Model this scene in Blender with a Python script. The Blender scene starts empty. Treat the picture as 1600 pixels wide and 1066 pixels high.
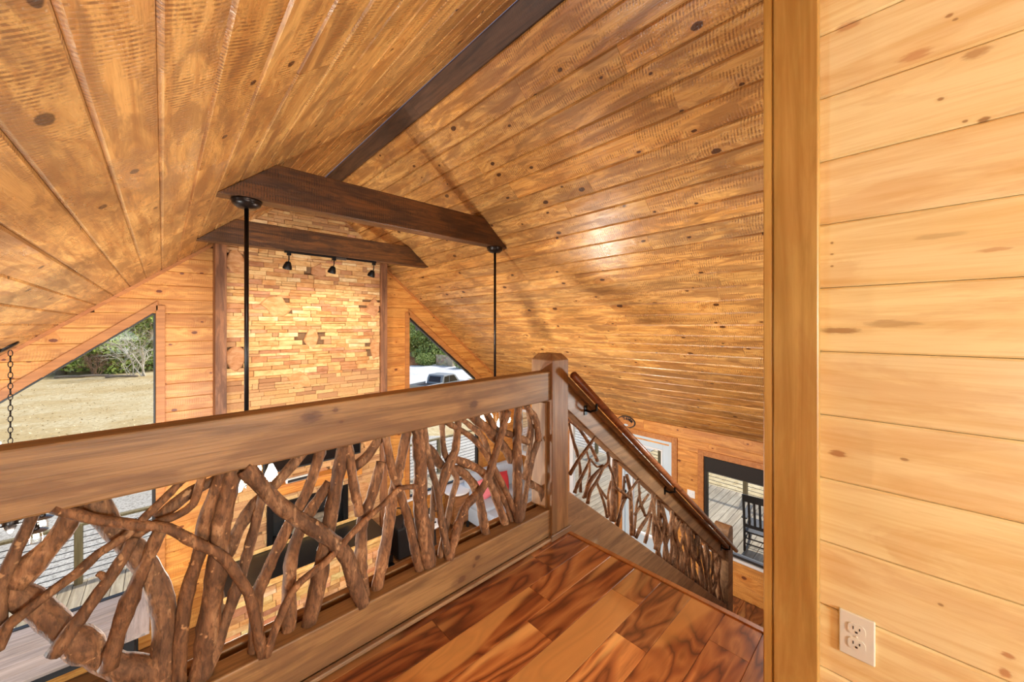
import bpy, bmesh, math, random
from math import sin, cos, pi, radians
from mathutils import Vector, Matrix

random.seed(7)
SC = bpy.context.scene
COL = SC.collection

# ---------------------------------------------------------------- camera
A = radians(43.2)
cam_d = bpy.data.cameras.new('camera')
cam = bpy.data.objects.new('camera', cam_d)
COL.objects.link(cam)
cam_d.sensor_fit = 'HORIZONTAL'; cam_d.sensor_width = 36.0
cam_d.lens = 581.0 / 1600.0 * 36.0
cam_d.shift_y = -23.0 / 1600.0
cam_d.clip_start = 0.02; cam_d.clip_end = 400
cam.location = (0, 0, 0)
cam.rotation_euler = (pi / 2, 0, -A)
SC.camera = cam

# ---------------------------------------------------------------- world, sun, lamps, exposure
W = bpy.data.worlds.new('sky'); SC.world = W; W.use_nodes = True
nt = W.node_tree
sky = nt.nodes.new('ShaderNodeTexSky'); sky.sky_type = 'NISHITA'
sky.sun_disc = False; sky.sun_elevation = radians(50); sky.sun_rotation = radians(120)
sky.air_density = 1.0; sky.dust_density = 1.5
nt.links.new(sky.outputs[0], nt.nodes['Background'].inputs[0])
nt.nodes['Background'].inputs[1].default_value = 0.26

def lamp(name, kind, loc, power, color=(1, 1, 1), **kw):
    d = bpy.data.lights.new(name, kind); d.energy = power; d.color = color
    for k, v in kw.items(): setattr(d, k, v)
    o = bpy.data.objects.new(name, d); COL.objects.link(o); o.location = loc
    return o
def aim(o, target):
    o.rotation_euler = (Vector(target) - o.location).to_track_quat('-Z', 'Y').to_euler()

sun = lamp('sun', 'SUN', (0, 0, 30), 3.9, (1.0, 0.95, 0.87), angle=radians(1.5))
aim(sun, Vector((0, 0, 30)) - Vector((0.80, 0.10, 1.0)))
WARM = (1.0, 0.93, 0.82)
SOFTW = (0.76, 0.93, 1.0)
# fill lights added out of view: behind the camera, at left, under the loft
lamp('loft_fill', 'POINT', (0.45, -2.9, -0.1), 430, SOFTW, shadow_soft_size=0.25)
lamp('loft_side_fill', 'POINT', (-0.75, -0.9, -0.4), 36, SOFTW, shadow_soft_size=0.3)
lamp('left_ceiling_fill', 'POINT', (-2.2, 2.7, -2.0), 420, SOFTW, shadow_soft_size=0.3)
lamp('stair_lamp', 'POINT', (3.0, 0.40, -0.75), 60, SOFTW, shadow_soft_size=0.1)
lamp('lower_room_fill', 'POINT', (0.6, 0.7, -2.3), 300, SOFTW, shadow_soft_size=0.25)

SC.view_settings.view_transform = 'Standard'
SC.view_settings.look = 'None'
SC.view_settings.exposure = -0.08
SC.view_settings.gamma = 1.0
SC.view_settings.use_curve_mapping = False
try:
    SC.cycles.use_denoising = True
    SC.cycles.denoiser = 'OPENIMAGEDENOISE'
    SC.cycles.max_bounces = 8
    SC.cycles.transparent_max_bounces = 12
    SC.cycles.sample_clamp_indirect = 6.0
    SC.cycles.caustics_reflective = False
    SC.cycles.caustics_refractive = False
except Exception:
    pass

# ================================================================ materials
class NT:
    def __init__(s, name):
        s.m = bpy.data.materials.new(name); s.m.use_nodes = True
        s.t = s.m.node_tree; s.b = s.t.nodes['Principled BSDF']; s.out = s.t.nodes['Material Output']
    def n(s, typ, **kw):
        x = s.t.nodes.new('ShaderNode' + typ)
        for k, v in kw.items(): setattr(x, k, v)
        return x
    def put(s, sock, v):
        if isinstance(v, bpy.types.NodeSocket): s.t.links.new(v, sock)
        elif v is not None: sock.default_value = v
    def math(s, op, a, b=None, c=None, clamp=False):
        x = s.n('Math', operation=op); x.use_clamp = clamp
        s.put(x.inputs[0], a); s.put(x.inputs[1], b)
        if c is not None: s.put(x.inputs[2], c)
        return x.outputs[0]
    def vm(s, op, a, b=None):
        x = s.n('VectorMath', operation=op); s.put(x.inputs[0], a); s.put(x.inputs[1], b)
        return x.outputs['Value'] if op in ('LENGTH', 'DISTANCE', 'DOT_PRODUCT') else x.outputs[0]
    def mix(s, f, a, b, bt='MIX'):
        x = s.n('Mix', data_type='RGBA', blend_type=bt)
        s.put(x.inputs[0], f)
        for i, v in ((6, a), (7, b)):
            s.put(x.inputs[i], v if isinstance(v, bpy.types.NodeSocket) else (*v, 1))
        return x.outputs[2]
    def noise(s, vec, scale=1, detail=3, rough=.55, dist=0):
        x = s.n('TexNoise'); s.put(x.inputs['Vector'], vec)
        x.inputs['Scale'].default_value = scale; x.inputs['Detail'].default_value = detail
        x.inputs['Roughness'].default_value = rough; x.inputs['Distortion'].default_value = dist
        return x.outputs[0]
    def ramp(s, v, a, b, lo=0., hi=1., smooth=True):
        x = s.n('MapRange'); x.interpolation_type = 'SMOOTHSTEP' if smooth else 'LINEAR'
        s.put(x.inputs[0], v)
        for i, q in ((1, a), (2, b), (3, lo), (4, hi)): x.inputs[i].default_value = q
        return x.outputs[0]
    def colramp(s, v, stops):
        x = s.n('ValToRGB'); s.put(x.inputs[0], v); e = x.color_ramp.elements
        while len(e) < len(stops): e.new(0.5)
        for q, (p, c) in zip(e, stops): q.position = p; q.color = (*c, 1)
        return x.outputs[0]
    def bump(s, h, strength=.3, dist=.004):
        x = s.n('Bump'); x.inputs['Strength'].default_value = strength; x.inputs['Distance'].default_value = dist
        s.put(x.inputs['Height'], h); s.t.links.new(x.outputs[0], s.b.inputs['Normal'])
    def done(s, col=None, rough=None, metal=None, spec=None):
        s.put(s.b.inputs['Base Color'], col if isinstance(col, bpy.types.NodeSocket) or col is None else (*col, 1))
        s.put(s.b.inputs['Roughness'], rough); s.put(s.b.inputs['Metallic'], metal)
        if spec is not None: s.b.inputs['Specular IOR Level'].default_value = spec
        return s.m

def srgb(r, g, b):
    f = lambda c: (c / 255 / 12.92) if c / 255 <= .04045 else ((c / 255 + .055) / 1.055) ** 2.4
    return (f(r), f(g), f(b))

def wood(name, light, dark, knot, axis='X', streak=(.35, .7), fine=.35, blotch=.4, blotchcol=None, saw=0., sawscale=55,
         knots=.5, kscale=4.0, krad=.10, rough=.4, bump=.25, marks=(), tint=True, spec=.5, coat=0., flat=False):
    """board-sawn timber; grain runs along the object's own axis"""
    s = NT(name)
    tc = s.n('TexCoord'); oi = s.n('ObjectInfo')
    sep = s.n('SeparateXYZ'); s.put(sep.inputs[0], tc.outputs['Object'])
    o = {'X': (0, 1, 2), 'Y': (1, 0, 2), 'Z': (2, 0, 1)}[axis]
    cmb = s.n('CombineXYZ')
    for i in range(3): s.put(cmb.inputs[i], sep.outputs[o[i]])
    rv = s.n('CombineXYZ')
    for i, k in enumerate((37., 11., 23.)): s.put(rv.inputs[i], s.math('MULTIPLY', oi.outputs['Random'], k))
    base = s.vm('ADD', cmb.outputs[0], rv.outputs[0])
    # knots
    vo = s.n('TexVoronoi'); vo.feature = 'F1'
    kv = s.vm('MULTIPLY', base, (kscale * .62, kscale, kscale)); s.put(vo.inputs['Vector'], kv); vo.inputs['Scale'].default_value = 1
    if flat: vo.voronoi_dimensions = '2D'
    kd = s.math('ADD', vo.outputs['Distance'], s.math('MULTIPLY', s.math('SUBTRACT', s.noise(base, 30, 2), .5), .05))
    sc = s.n('SeparateColor'); s.put(sc.inputs[0], vo.outputs['Color'])
    kd = s.math('MULTIPLY', kd, s.math('ADD', .65, s.math('MULTIPLY', sc.outputs[1], 1.5)))
    gate = s.math('GREATER_THAN', sc.outputs[0], 1 - knots)
    swirl = s.math('MULTIPLY', s.ramp(kd, 0, .45, .07, 0.), gate)
    sv = s.n('CombineXYZ'); s.put(sv.inputs[1], swirl); s.put(sv.inputs[2], swirl)
    gv = s.vm('ADD', base, sv.outputs[0])
    n1 = s.noise(s.vm('MULTIPLY', gv, (1.1, 18, 18)), 1, 5, .62, 1.0)
    n2 = s.noise(s.vm('MULTIPLY', gv, (5, 130, 130)), 1, 3, .6, .2)
    nb = s.noise(s.vm('MULTIPLY', base, (2.0, 8, 8)), 1, 5, .62, .8)
    col = s.mix(s.ramp(n1, streak[0], streak[1]), light, dark)
    col = s.mix(s.math('MULTIPLY', s.ramp(n2, .45, .75), fine), col, dark)
    bf = s.math('MULTIPLY', s.ramp(nb, .47, .60), blotch)
    h = s.math('MULTIPLY', n2, .5)
    if saw > 0:
        wv = s.n('TexWave'); wv.wave_type = 'BANDS'; wv.bands_direction = 'X'
        sq = s.n('SeparateXYZ'); s.put(sq.inputs[0], base)
        bow = s.math('ADD', sq.outputs[0], s.math('MULTIPLY', s.math('POWER', s.math('ABSOLUTE', s.math('SUBTRACT', sep.outputs[o[1]], .12)), 2.0), 1.3))
        cq = s.n('CombineXYZ'); s.put(cq.inputs[0], bow); s.put(cq.inputs[1], s.math('MULTIPLY', sq.outputs[1], .25)); s.put(cq.inputs[2], sq.outputs[2])
        s.put(wv.inputs['Vector'], cq.outputs[0]); wv.inputs['Scale'].default_value = sawscale * .35
        wv.inputs['Distortion'].default_value = 2.2; wv.inputs['Detail'].default_value = 3; wv.inputs['Detail Scale'].default_value = 1.2
        wm = s.ramp(wv.outputs['Fac'], .38, .72)
        patch = s.ramp(s.noise(s.vm('MULTIPLY', base, (2.6, 9, 9)), 1.0, 4, .7), .42, .56)
        speck = s.ramp(s.noise(s.vm('MULTIPLY', base, (22, 48, 48)), 1, 3, .65), .38, .55)
        sm = s.math('MULTIPLY', s.math('MULTIPLY', wm, patch), speck)
        bf = s.math('MAXIMUM', bf, s.math('MULTIPLY', sm, saw), None)
        h = s.math('ADD', h, s.math('MULTIPLY', s.math('MULTIPLY', wm, patch), -.8))
    col = s.mix(bf, col, blotchcol or dark)
    ring = s.math('MULTIPLY', s.ramp(kd, krad, krad * 2.6, 1, 0), gate)
    col = s.mix(s.math('MULTIPLY', ring, .55), col, dark)
    kk = s.math('MULTIPLY', s.ramp(kd, krad * .72, krad, 1, 0), gate)
    col = s.mix(s.math('MULTIPLY', kk, .92), col, knot)
    if marks:
        gp = s.n('NewGeometry').outputs['Position']
        wob = s.math('MULTIPLY', s.math('SUBTRACT', s.noise(s.vm('MULTIPLY', gp, (28, 28, 150)), 1, 4, .65), .5), 1.3)
        for (p, r, f, c) in marks:
            d = s.vm('LENGTH', s.vm('DIVIDE', s.vm('SUBTRACT', gp, p), r))
            d = s.math('ADD', d, wob)
            col = s.mix(s.math('MULTIPLY', s.ramp(d, .45, 1.05, 1, 0), f), col, c)
            col = s.mix(s.math('MULTIPLY', s.ramp(d, 1.0, 2.2, 1, 0), f * .35), col, dark)
    if tint: col = s.mix(1.0, col, oi.outputs['Color'], 'MULTIPLY')
    s.bump(h, bump, .004)
    rr = s.math('ADD', rough, s.math('MULTIPLY', s.math('SUBTRACT', nb, .5), .3))
    if coat: s.b.inputs['Coat Weight'].default_value = coat; s.b.inputs['Coat Roughness'].default_value = .18
    return s.done(col, rr, None, spec)

def plain(name, col, rough=.5, metal=0., nscale=None, namt=.15, bumpv=0., spec=.5):
    s = NT(name)
    tc = s.n('TexCoord')
    c = col
    if nscale:
        nz = s.noise(tc.outputs['Object'], nscale, 4, .6)
        c = s.mix(s.math('MULTIPLY', s.ramp(nz, .35, .7), namt * 2), col, tuple(q * .45 for q in col))
        if bumpv: s.bump(nz, bumpv, .004)
    return s.done(c, rough, metal, spec)

def emit(name, col, strength):
    s = NT(name); s.b.inputs['Emission Color'].default_value = (*col, 1); s.b.inputs['Emission Strength'].default_value = strength
    return s.done(col, .4)

def glass(name, tint=(1, 1, 1), refl=1.0):
    s = NT(name); s.t.nodes.remove(s.b)
    tr = s.n('BsdfTransparent'); tr.inputs[0].default_value = (*tint, 1)
    gl = s.n('BsdfGlossy'); gl.inputs['Roughness'].default_value = .02
    fr = s.n('Fresnel'); fr.inputs[0].default_value = 1.45
    mx = s.n('MixShader'); s.put(mx.inputs[0], s.math('MULTIPLY', fr.outputs[0], refl))
    s.t.links.new(tr.outputs[0], mx.inputs[1]); s.t.links.new(gl.outputs[0], mx.inputs[2])
    s.t.links.new(mx.outputs[0], s.out.inputs[0])
    return s.m

M = {}
M['ceil'] = wood('stained_ceiling_board', srgb(218, 166, 96), srgb(178, 122, 64), srgb(62, 30, 14), streak=(.36, .66), blotch=.6,
                 blotchcol=srgb(124, 80, 44), saw=.8, sawscale=48, knots=.55, kscale=3.6, krad=.065, rough=.3, bump=.5, fine=.35, flat=True, coat=0.)
M['gable'] = wood('golden_wall_board', srgb(228, 166, 88), srgb(196, 124, 54), srgb(104, 44, 16), blotch=.5, blotchcol=srgb(166, 98, 44),
                  saw=.35, sawscale=40, knots=.6, kscale=3.8, krad=.065, rough=.42, bump=.3, flat=True)
M['ridge'] = wood('dark_ridge_board', srgb(96, 66, 44), srgb(58, 38, 26), srgb(30, 16, 10), blotch=.3, rough=.5, saw=.2)
M['beam'] = wood('dark_beam_timber', srgb(112, 68, 30), srgb(62, 34, 14), srgb(30, 15, 8), blotch=.6, blotchcol=srgb(44, 24, 10), saw=.7, sawscale=50,
                 knots=.3, rough=.45, bump=.4)
M['rail'] = wood('oiled_rail_timber', srgb(156, 116, 72), srgb(108, 75, 44), srgb(66, 36, 22), blotch=.5, blotchcol=srgb(104, 69, 44), saw=0,
                 knots=.12, kscale=3, krad=.1, rough=.55, bump=.45, fine=.6, tint=True,
                 marks=(((.372, 1.40, -.312), (.042, .05, .026), .9, srgb(84, 44, 28)), ((.372, 1.40, -.312), (.018, .05, .011), .5, srgb(58, 28, 18)),
                        ((1.067, 1.40, -.368), (.033, .05, .025), .95, srgb(74, 42, 28)), ((.45, 1.40, -.30), (.012, .05, .010), .8, srgb(84, 44, 28)),
                        ((.47, 1.40, -.345), (.010, .05, .007), .8, srgb(84, 44, 28)), ((1.09, 1.40, -1.10), (.02, .05, .014), .9, srgb(74, 38, 24)),
                        ((1.07, 1.40, -1.13), (.012, .05, .010), .9, srgb(74, 38, 24)), ((1.0, 1.40, -1.16), (.03, .05, .018), .8, srgb(84, 44, 28))))
M['post'] = wood('oiled_post_timber', srgb(160, 118, 74), srgb(114, 80, 48), srgb(74, 38, 24), axis='Z', blotch=.4, blotchcol=srgb(112, 68, 44), knots=.15, rough=.55, bump=.35)
M['stairrail'] = wood('weathered_stair_timber', srgb(158, 122, 88), srgb(116, 88, 64), srgb(66, 42, 30), blotch=.35, blotchcol=srgb(92, 66, 52), knots=.12, rough=.5, bump=.35)
M['chimneypost'] = wood('brown_chimney_timber', srgb(156, 104, 68), srgb(104, 66, 42), srgb(40, 20, 14), axis='Z', blotch=.5, blotchcol=srgb(70, 40, 26), saw=.3, sawscale=40, knots=.4, kscale=2.4, rough=.55, bump=.4)
nm = lambda y, z: (1.34, y, z)
KD, RB, ST = srgb(120, 56, 24), srgb(176, 92, 50), srgb(128, 76, 44)
M['pine'] = wood('clear_pine_board', srgb(246, 226, 172), srgb(230, 196, 132), srgb(140, 72, 34), streak=(.36, .75), fine=.42, blotch=.28, blotchcol=srgb(206, 150, 84),
                 knots=.03, kscale=3.2, krad=.07, rough=.33, bump=.06, coat=.25, flat=True,
                 marks=((nm(.13, -.348), (.05, .021, .012), .9, srgb(150, 76, 36)), (nm(.13, -.012), (.05, .05, .011), .85, ST), (nm(.03, .006), (.05, .06, .012), .45, ST),
                        (nm(-.053, .537), (.05, .007, .005), .9, KD), (nm(-.117, .463), (.05, .011, .007), .95, KD), (nm(-.09, .470), (.05, .006, .004), .9, KD),
                        (nm(.11, .807), (.05, .03, .016), .6, RB), (nm(-.012, .662), (.05, .035, .014), .6, RB), (nm(-.105, .618), (.05, .028, .013), .7, srgb(150, 86, 44)),
                        (nm(-.066, .727), (.05, .008, .005), .9, KD), (nm(-.075, .712), (.05, .006, .004), .8, KD), (nm(.006, -.33), (.05, .009, .004), .8, KD),
                        (nm(-.053, -.658), (.05, .006, .004), .8, KD), (nm(-.149, -.717), (.05, .012, .008), .8, RB), (nm(-.145, -.757), (.05, .010, .012), .8, RB),
                        (nm(.143, .229), (.05, .004, .004), .9, KD), (nm(.143, .198), (.05, .005, .003), .9, KD), (nm(.143, .165), (.05, .004, .003), .9, KD),
                        (nm(-.05, .215), (.05, .05, .008), .25, ST), (nm(-.13, .17), (.05, .03, .006), .5, RB)))
M['trimpost'] = wood('golden_trim_board', srgb(196, 156, 86), srgb(166, 124, 60), srgb(120, 66, 26), axis='Z', blotch=.3, blotchcol=srgb(168, 110, 46), knots=.05, rough=.42, bump=.2)
M['casing'] = wood('orange_casing_board', srgb(194, 130, 70), srgb(164, 102, 50), srgb(110, 50, 22), blotch=.3, knots=.15, rough=.45, bump=.2)
M['tablewood'] = wood('grey_table_board', srgb(160, 148, 142), srgb(108, 96, 90), srgb(90, 80, 74), blotch=.3, knots=.05, rough=.4, bump=.15, streak=(.3, .8))
M['deck'] = wood('weathered_deck_board', srgb(202, 186, 156), srgb(160, 142, 114), srgb(84, 70, 58), blotch=.35, blotchcol=srgb(150, 136, 120), knots=.3, kscale=3, krad=.06, rough=.75, bump=.3)
M['handrail'] = wood('red_brown_handrail', srgb(160, 100, 64), srgb(112, 62, 36), srgb(70, 36, 20), rough=.3, knots=.05, bump=.1)
M['furnwood'] = wood('brown_furniture_wood', srgb(150, 100, 58), srgb(106, 66, 34), srgb(60, 32, 16), rough=.45, knots=.1)
M['mantelwood'] = wood('golden_mantel_timber', srgb(206, 140, 62), srgb(160, 92, 36), srgb(80, 38, 16), knots=.6, kscale=4, krad=.12, rough=.5)
M['railpost'] = wood('deck_post_timber', srgb(150, 134, 96), srgb(112, 98, 66), srgb(60, 50, 34), axis='Z', rough=.8, knots=.1)

def acacia():
    s = NT('acacia_floor_plank')
    tc = s.n('TexCoord'); oi = s.n('ObjectInfo')
    rv = s.n('CombineXYZ')
    for i, k in enumerate((41., 13., 29.)): s.put(rv.inputs[i], s.math('MULTIPLY', oi.outputs['Random'], k))
    b = s.vm('ADD', tc.outputs['Object'], rv.outputs[0])
    w = s.noise(s.vm('MULTIPLY', b, (1.6, 5.5, 5)), 1, 2, .5, .8)
    w2 = s.noise(s.vm('MULTIPLY', b, (5, 60, 20)), 1, 3, .6, .3)
    ph = s.math('ADD', s.math('MULTIPLY', w, 7.5), s.math('MULTIPLY', w2, .35))
    ring = s.math('PINGPONG', ph, .5)
    ring = s.math('MULTIPLY', ring, 2.0)
    sap = s.noise(s.vm('MULTIPLY', b, (1.3, 6, 5)), 1, 1, .4, .4)
    colr = s.colramp(ring, [(0., srgb(104, 54, 24)), (.22, srgb(140, 78, 40)), (.55, srgb(170, 102, 54)), (1., srgb(194, 130, 74))])
    colr = s.mix(s.math('MULTIPLY', s.ramp(w2, .45, .7), .35), colr, srgb(120, 64, 30))
    colr = s.mix(s.math('MULTIPLY', s.ramp(sap, .56, .64), .75), colr, srgb(228, 176, 108))
    colr = s.mix(1.0, colr, oi.outputs['Color'], 'MULTIPLY')
    s.bump(w2, .06, .002)
    s.b.inputs['Coat Weight'].default_value = .35; s.b.inputs['Coat Roughness'].default_value = .14
    return s.done(colr, .3)
M['floor'] = acacia()

def bark():
    s = NT('branch_bark')
    tc = s.n('TexCoord'); oi = s.n('ObjectInfo')
    b = s.vm('ADD', tc.outputs['Object'], s.vm('MULTIPLY', oi.outputs['Random'], (9., 5., 7.)))
    n1 = s.noise(s.vm('MULTIPLY', b, (26, 26, 9)), 1, 4, .65, .6)
    n2 = s.noise(s.vm('MULTIPLY', b, (110, 110, 40)), 1, 3, .6)
    col = s.colramp(n1, [(.28, srgb(74, 50, 36)), (.46, srgb(116, 82, 58)), (.58, srgb(144, 103, 72)), (.74, srgb(196, 152, 112))])
    col = s.mix(s.math('MULTIPLY', s.ramp(n2, .48, .66), .65), col, srgb(76, 54, 40))
    col = s.mix(s.math('MULTIPLY', s.ramp(s.noise(b, 34, 2), .67, .72), .7), col, srgb(206, 158, 112))
    col = s.mix(1.0, col, oi.outputs['Color'], 'MULTIPLY')
    s.bump(s.math('ADD', n1, n2), .5, .006)
    return s.done(col, .7, None, .25)
M['bark'] = bark()

def stone():
    s = NT('ledge_stone')
    tc = s.n('TexCoord'); oi = s.n('ObjectInfo')
    b = s.vm('ADD', tc.outputs['Object'], s.vm('MULTIPLY', oi.outputs['Random'], (5., 9., 7.)))
    n1 = s.noise(s.vm('MULTIPLY', b, (9, 9, 20)), 1, 4, .6, .4)
    n2 = s.noise(b, 70, 4, .7)
    base = s.mix(s.ramp(n1, .35, .68), (1, 1, 1), (.74, .62, .5))
    base = s.mix(s.math('MULTIPLY', s.ramp(n2, .5, .75), .4), base, (.55, .45, .38))
    col = s.mix(1.0, base, oi.outputs['Color'], 'MULTIPLY')
    s.bump(s.math('ADD', n1, s.math('MULTIPLY', n2, .6)), .6, .01)
    return s.done(col, .85, None, .2)
M['stone'] = stone()
def stone_mass():
    s = NT('ledge_stone_mass')
    g = s.n('NewGeometry'); tc = s.n('TexCoord')
    col = s.colramp(g.outputs['Random Per Island'], [(0, srgb(214, 178, 126)), (.3, srgb(190, 146, 96)), (.6, srgb(202, 158, 112)), (1, srgb(160, 116, 82))])
    n2 = s.noise(tc.outputs['Object'], 50, 4, .7)
    col = s.mix(s.math('MULTIPLY', s.ramp(n2, .45, .75), .4), col, srgb(130, 96, 66))
    s.bump(n2, .6, .01)
    return s.done(col, .85, None, .2)
M['stonemass'] = stone_mass()
M['mortar'] = plain('dark_joint', srgb(120, 90, 62), .95, nscale=30)
M['black'] = plain('black_metal', srgb(26, 25, 26), .38, .6)
M['bronze'] = plain('dark_bronze', srgb(44, 38, 36), .32, .8)
M['blackmat'] = plain('black_matte', srgb(18, 18, 20), .6)
M['screen'] = plain('black_screen', srgb(14, 15, 18), .12)
M['granite'] = plain('black_granite', srgb(22, 22, 25), .3, nscale=80, namt=.2)
M['white'] = plain('white_paint', srgb(232, 234, 236), .4, nscale=3, namt=.03)
M['almond'] = plain('almond_plastic', srgb(226, 222, 206), .35, nscale=3, namt=.03)
M['slot'] = plain('dark_slot', srgb(50, 42, 36), .6)
M['bluewhite'] = plain('pale_blue_white_paint', srgb(196, 212, 224), .4, nscale=3, namt=.04)
M['cable'] = plain('steel_cable', srgb(60, 60, 60), .45, .5)
M['chrome'] = plain('brushed_steel', srgb(120, 118, 116), .3, .9)
M['frame'] = plain('dark_window_frame', srgb(40, 36, 34), .4, .2)
M['shade'] = plain('dark_roller_shade', srgb(30, 24, 22), .7, nscale=40)
M['sofa'] = plain('grey_blue_fabric', srgb(172, 184, 200), .9, nscale=60, namt=.12, bumpv=.2)
M['red'] = plain('red_cushion_fabric', srgb(206, 52, 58), .85, nscale=60, namt=.1, bumpv=.2)
M['rose'] = plain('rose_cushion_fabric', srgb(224, 120, 130), .85, nscale=60, namt=.1, bumpv=.2)
M['glass'] = glass('window_glass', (.97, .98, .98), .6)
M['bulbglass'] = glass('jar_glass', (1, .98, .95), .6)
M['bulb'] = emit('lit_bulb', (1.0, .86, .62), 30)
M['filament'] = emit('lit_filament', (1.0, .62, .25), 60)
M['darkroom'] = plain('painted_shell', srgb(196, 150, 96), .8, nscale=4, namt=.1)
M['insul'] = plain('shadow_gap_backing', srgb(88, 54, 28), .9, nscale=8)

def ground_mat(name, c1, c2, c3, s1, s2, bumpv=.6):
    s = NT(name); tc = s.n('TexCoord'); v = tc.outputs['Object']
    n1 = s.noise(v, s1, 5, .65); n2 = s.noise(v, s2, 4, .7)
    col = s.mix(s.ramp(n1, .38, .64), c1, c2)
    col = s.mix(s.math('MULTIPLY', s.ramp(n2, .46, .62), .75), col, c3)
    s.bump(n2, bumpv, .05)
    return s.done(col, .95, None, .1)
M['field'] = ground_mat('dry_winter_grass', srgb(206, 188, 148), srgb(190, 164, 116), srgb(172, 148, 104), .35, 5)
M['gravel'] = ground_mat('pale_gravel', srgb(206, 200, 188), srgb(190, 182, 168), srgb(134, 126, 114), .6, 22)
M['drive'] = ground_mat('pale_driveway', srgb(226, 226, 226), srgb(208, 208, 208), srgb(196, 194, 190), .3, 4, .2)
M['clay'] = ground_mat('red_clay_bank', srgb(196, 138, 94), srgb(174, 112, 72), srgb(150, 92, 60), .7, 6)
def leaf_mat(name, a, b, c):
    s = NT(name); g = s.n('NewGeometry')
    col = s.colramp(g.outputs['Random Per Island'], [(0, a), (.5, b), (1, c)])
    s.done(col, .75, None, .2)
    s.b.inputs['Subsurface Weight'].default_value = 0
    return s.m
M['ever'] = leaf_mat('evergreen_foliage', srgb(104, 126, 64), srgb(146, 162, 88), srgb(188, 196, 122))
M['green'] = leaf_mat('spring_foliage', srgb(142, 166, 80), srgb(182, 202, 104), srgb(212, 222, 140))
M['pale'] = leaf_mat('pale_brush_foliage', srgb(182, 178, 132), srgb(204, 200, 158), srgb(224, 216, 176))
M['twig'] = plain('brown_twig', srgb(140, 112, 88), .9, nscale=5)
M['paletwig'] = plain('bleached_twig', srgb(206, 196, 176), .9, nscale=5)
M['trunk'] = plain('grey_tree_bark', srgb(150, 134, 116), .95, nscale=12, namt=.3, bumpv=.5)
M['carpaint'] = plain('grey_truck_paint', srgb(150, 152, 152), .4, .1)
M['tyre'] = plain('tyre_rubber', srgb(28, 28, 28), .8)
M['tail'] = plain('red_tail_lens', srgb(150, 24, 22), .3)

# ================================================================ geometry helpers
class G:
    def __init__(s): s.v = []; s.f = []
    def add(s, vs, fs):
        k = len(s.v); s.v += [tuple(x) for x in vs]; s.f += [tuple(i + k for i in q) for q in fs]; return s
    def box(s, x0, x1, y0, y1, z0, z1):
        return s.add([(x0, y0, z0), (x1, y0, z0), (x1, y1, z0), (x0, y1, z0), (x0, y0, z1), (x1, y0, z1), (x1, y1, z1), (x0, y1, z1)],
                     [(0, 3, 2, 1), (4, 5, 6, 7), (0, 1, 5, 4), (1, 2, 6, 5), (2, 3, 7, 6), (3, 0, 4, 7)])
    def cbox(s, c, d): return s.box(c[0] - d[0] / 2, c[0] + d[0] / 2, c[1] - d[1] / 2, c[1] + d[1] / 2, c[2] - d[2] / 2, c[2] + d[2] / 2)
    def hexa(s, p):   # 8 points: bottom ring then top ring
        return s.add(p, [(0, 3, 2, 1), (4, 5, 6, 7), (0, 1, 5, 4), (1, 2, 6, 5), (2, 3, 7, 6), (3, 0, 4, 7)])
    def prism(s, poly, a, b):   # two parallel rings of 3d points
        n = len(poly); vs = [tuple(Vector(p) + Vector(a)) for p in poly] + [tuple(Vector(p) + Vector(b)) for p in poly]
        return s.add(vs, [tuple(range(n))[::-1], tuple(range(n, 2 * n))] + [(i, (i + 1) % n, n + (i + 1) % n, n + i) for i in range(n)])
    def tube(s, pts, rad, n=8, caps=True, ell=None):
        pts = [Vector(p) for p in pts]; m = len(pts)
        if not hasattr(rad, '__len__'): rad = [rad] * m
        up = Vector((0, 0, 1)); t = (pts[1] - pts[0]).normalized()
        if abs(t.dot(up)) > .95: up = Vector((0, 1, 0))
        nx = t.cross(up).normalized(); k = len(s.v)
        for i, p in enumerate(pts):
            t = (pts[min(i + 1, m - 1)] - pts[max(i - 1, 0)]).normalized()
            nx = (nx - t * nx.dot(t)).normalized(); ny = t.cross(nx)
            for j in range(n):
                a = 2 * pi * j / n; s.v.append(tuple(p + (nx * cos(a) + ny * sin(a) * (ell or 1)) * rad[i]))
        for i in range(m - 1):
            for j in range(n):
                s.f.append((k + i * n + j, k + i * n + (j + 1) % n, k + (i + 1) * n + (j + 1) % n, k + (i + 1) * n + j))
        if caps: s.f.append(tuple(k + j for j in range(n))[::-1]); s.f.append(tuple(k + (m - 1) * n + j for j in range(n)))
        return s
    def lathe(s, prof, c=(0, 0, 0), n=20):   # profile of (r, z), axis z
        k = len(s.v); m = len(prof)
        for r, z in prof:
            for j in range(n):
                a = 2 * pi * j / n; s.v.append((c[0] + r * cos(a), c[1] + r * sin(a), c[2] + z))
        for i in range(m - 1):
            for j in range(n): s.f.append((k + i * n + j, k + i * n + (j + 1) % n, k + (i + 1) * n + (j + 1) % n, k + (i + 1) * n + j))
        s.f.append(tuple(k + j for j in range(n))[::-1]); s.f.append(tuple(k + (m - 1) * n + j for j in range(n)))
        return s
    def xf(s, mat): s.v = [tuple(mat @ Vector(v)) for v in s.v]; return s

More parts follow.
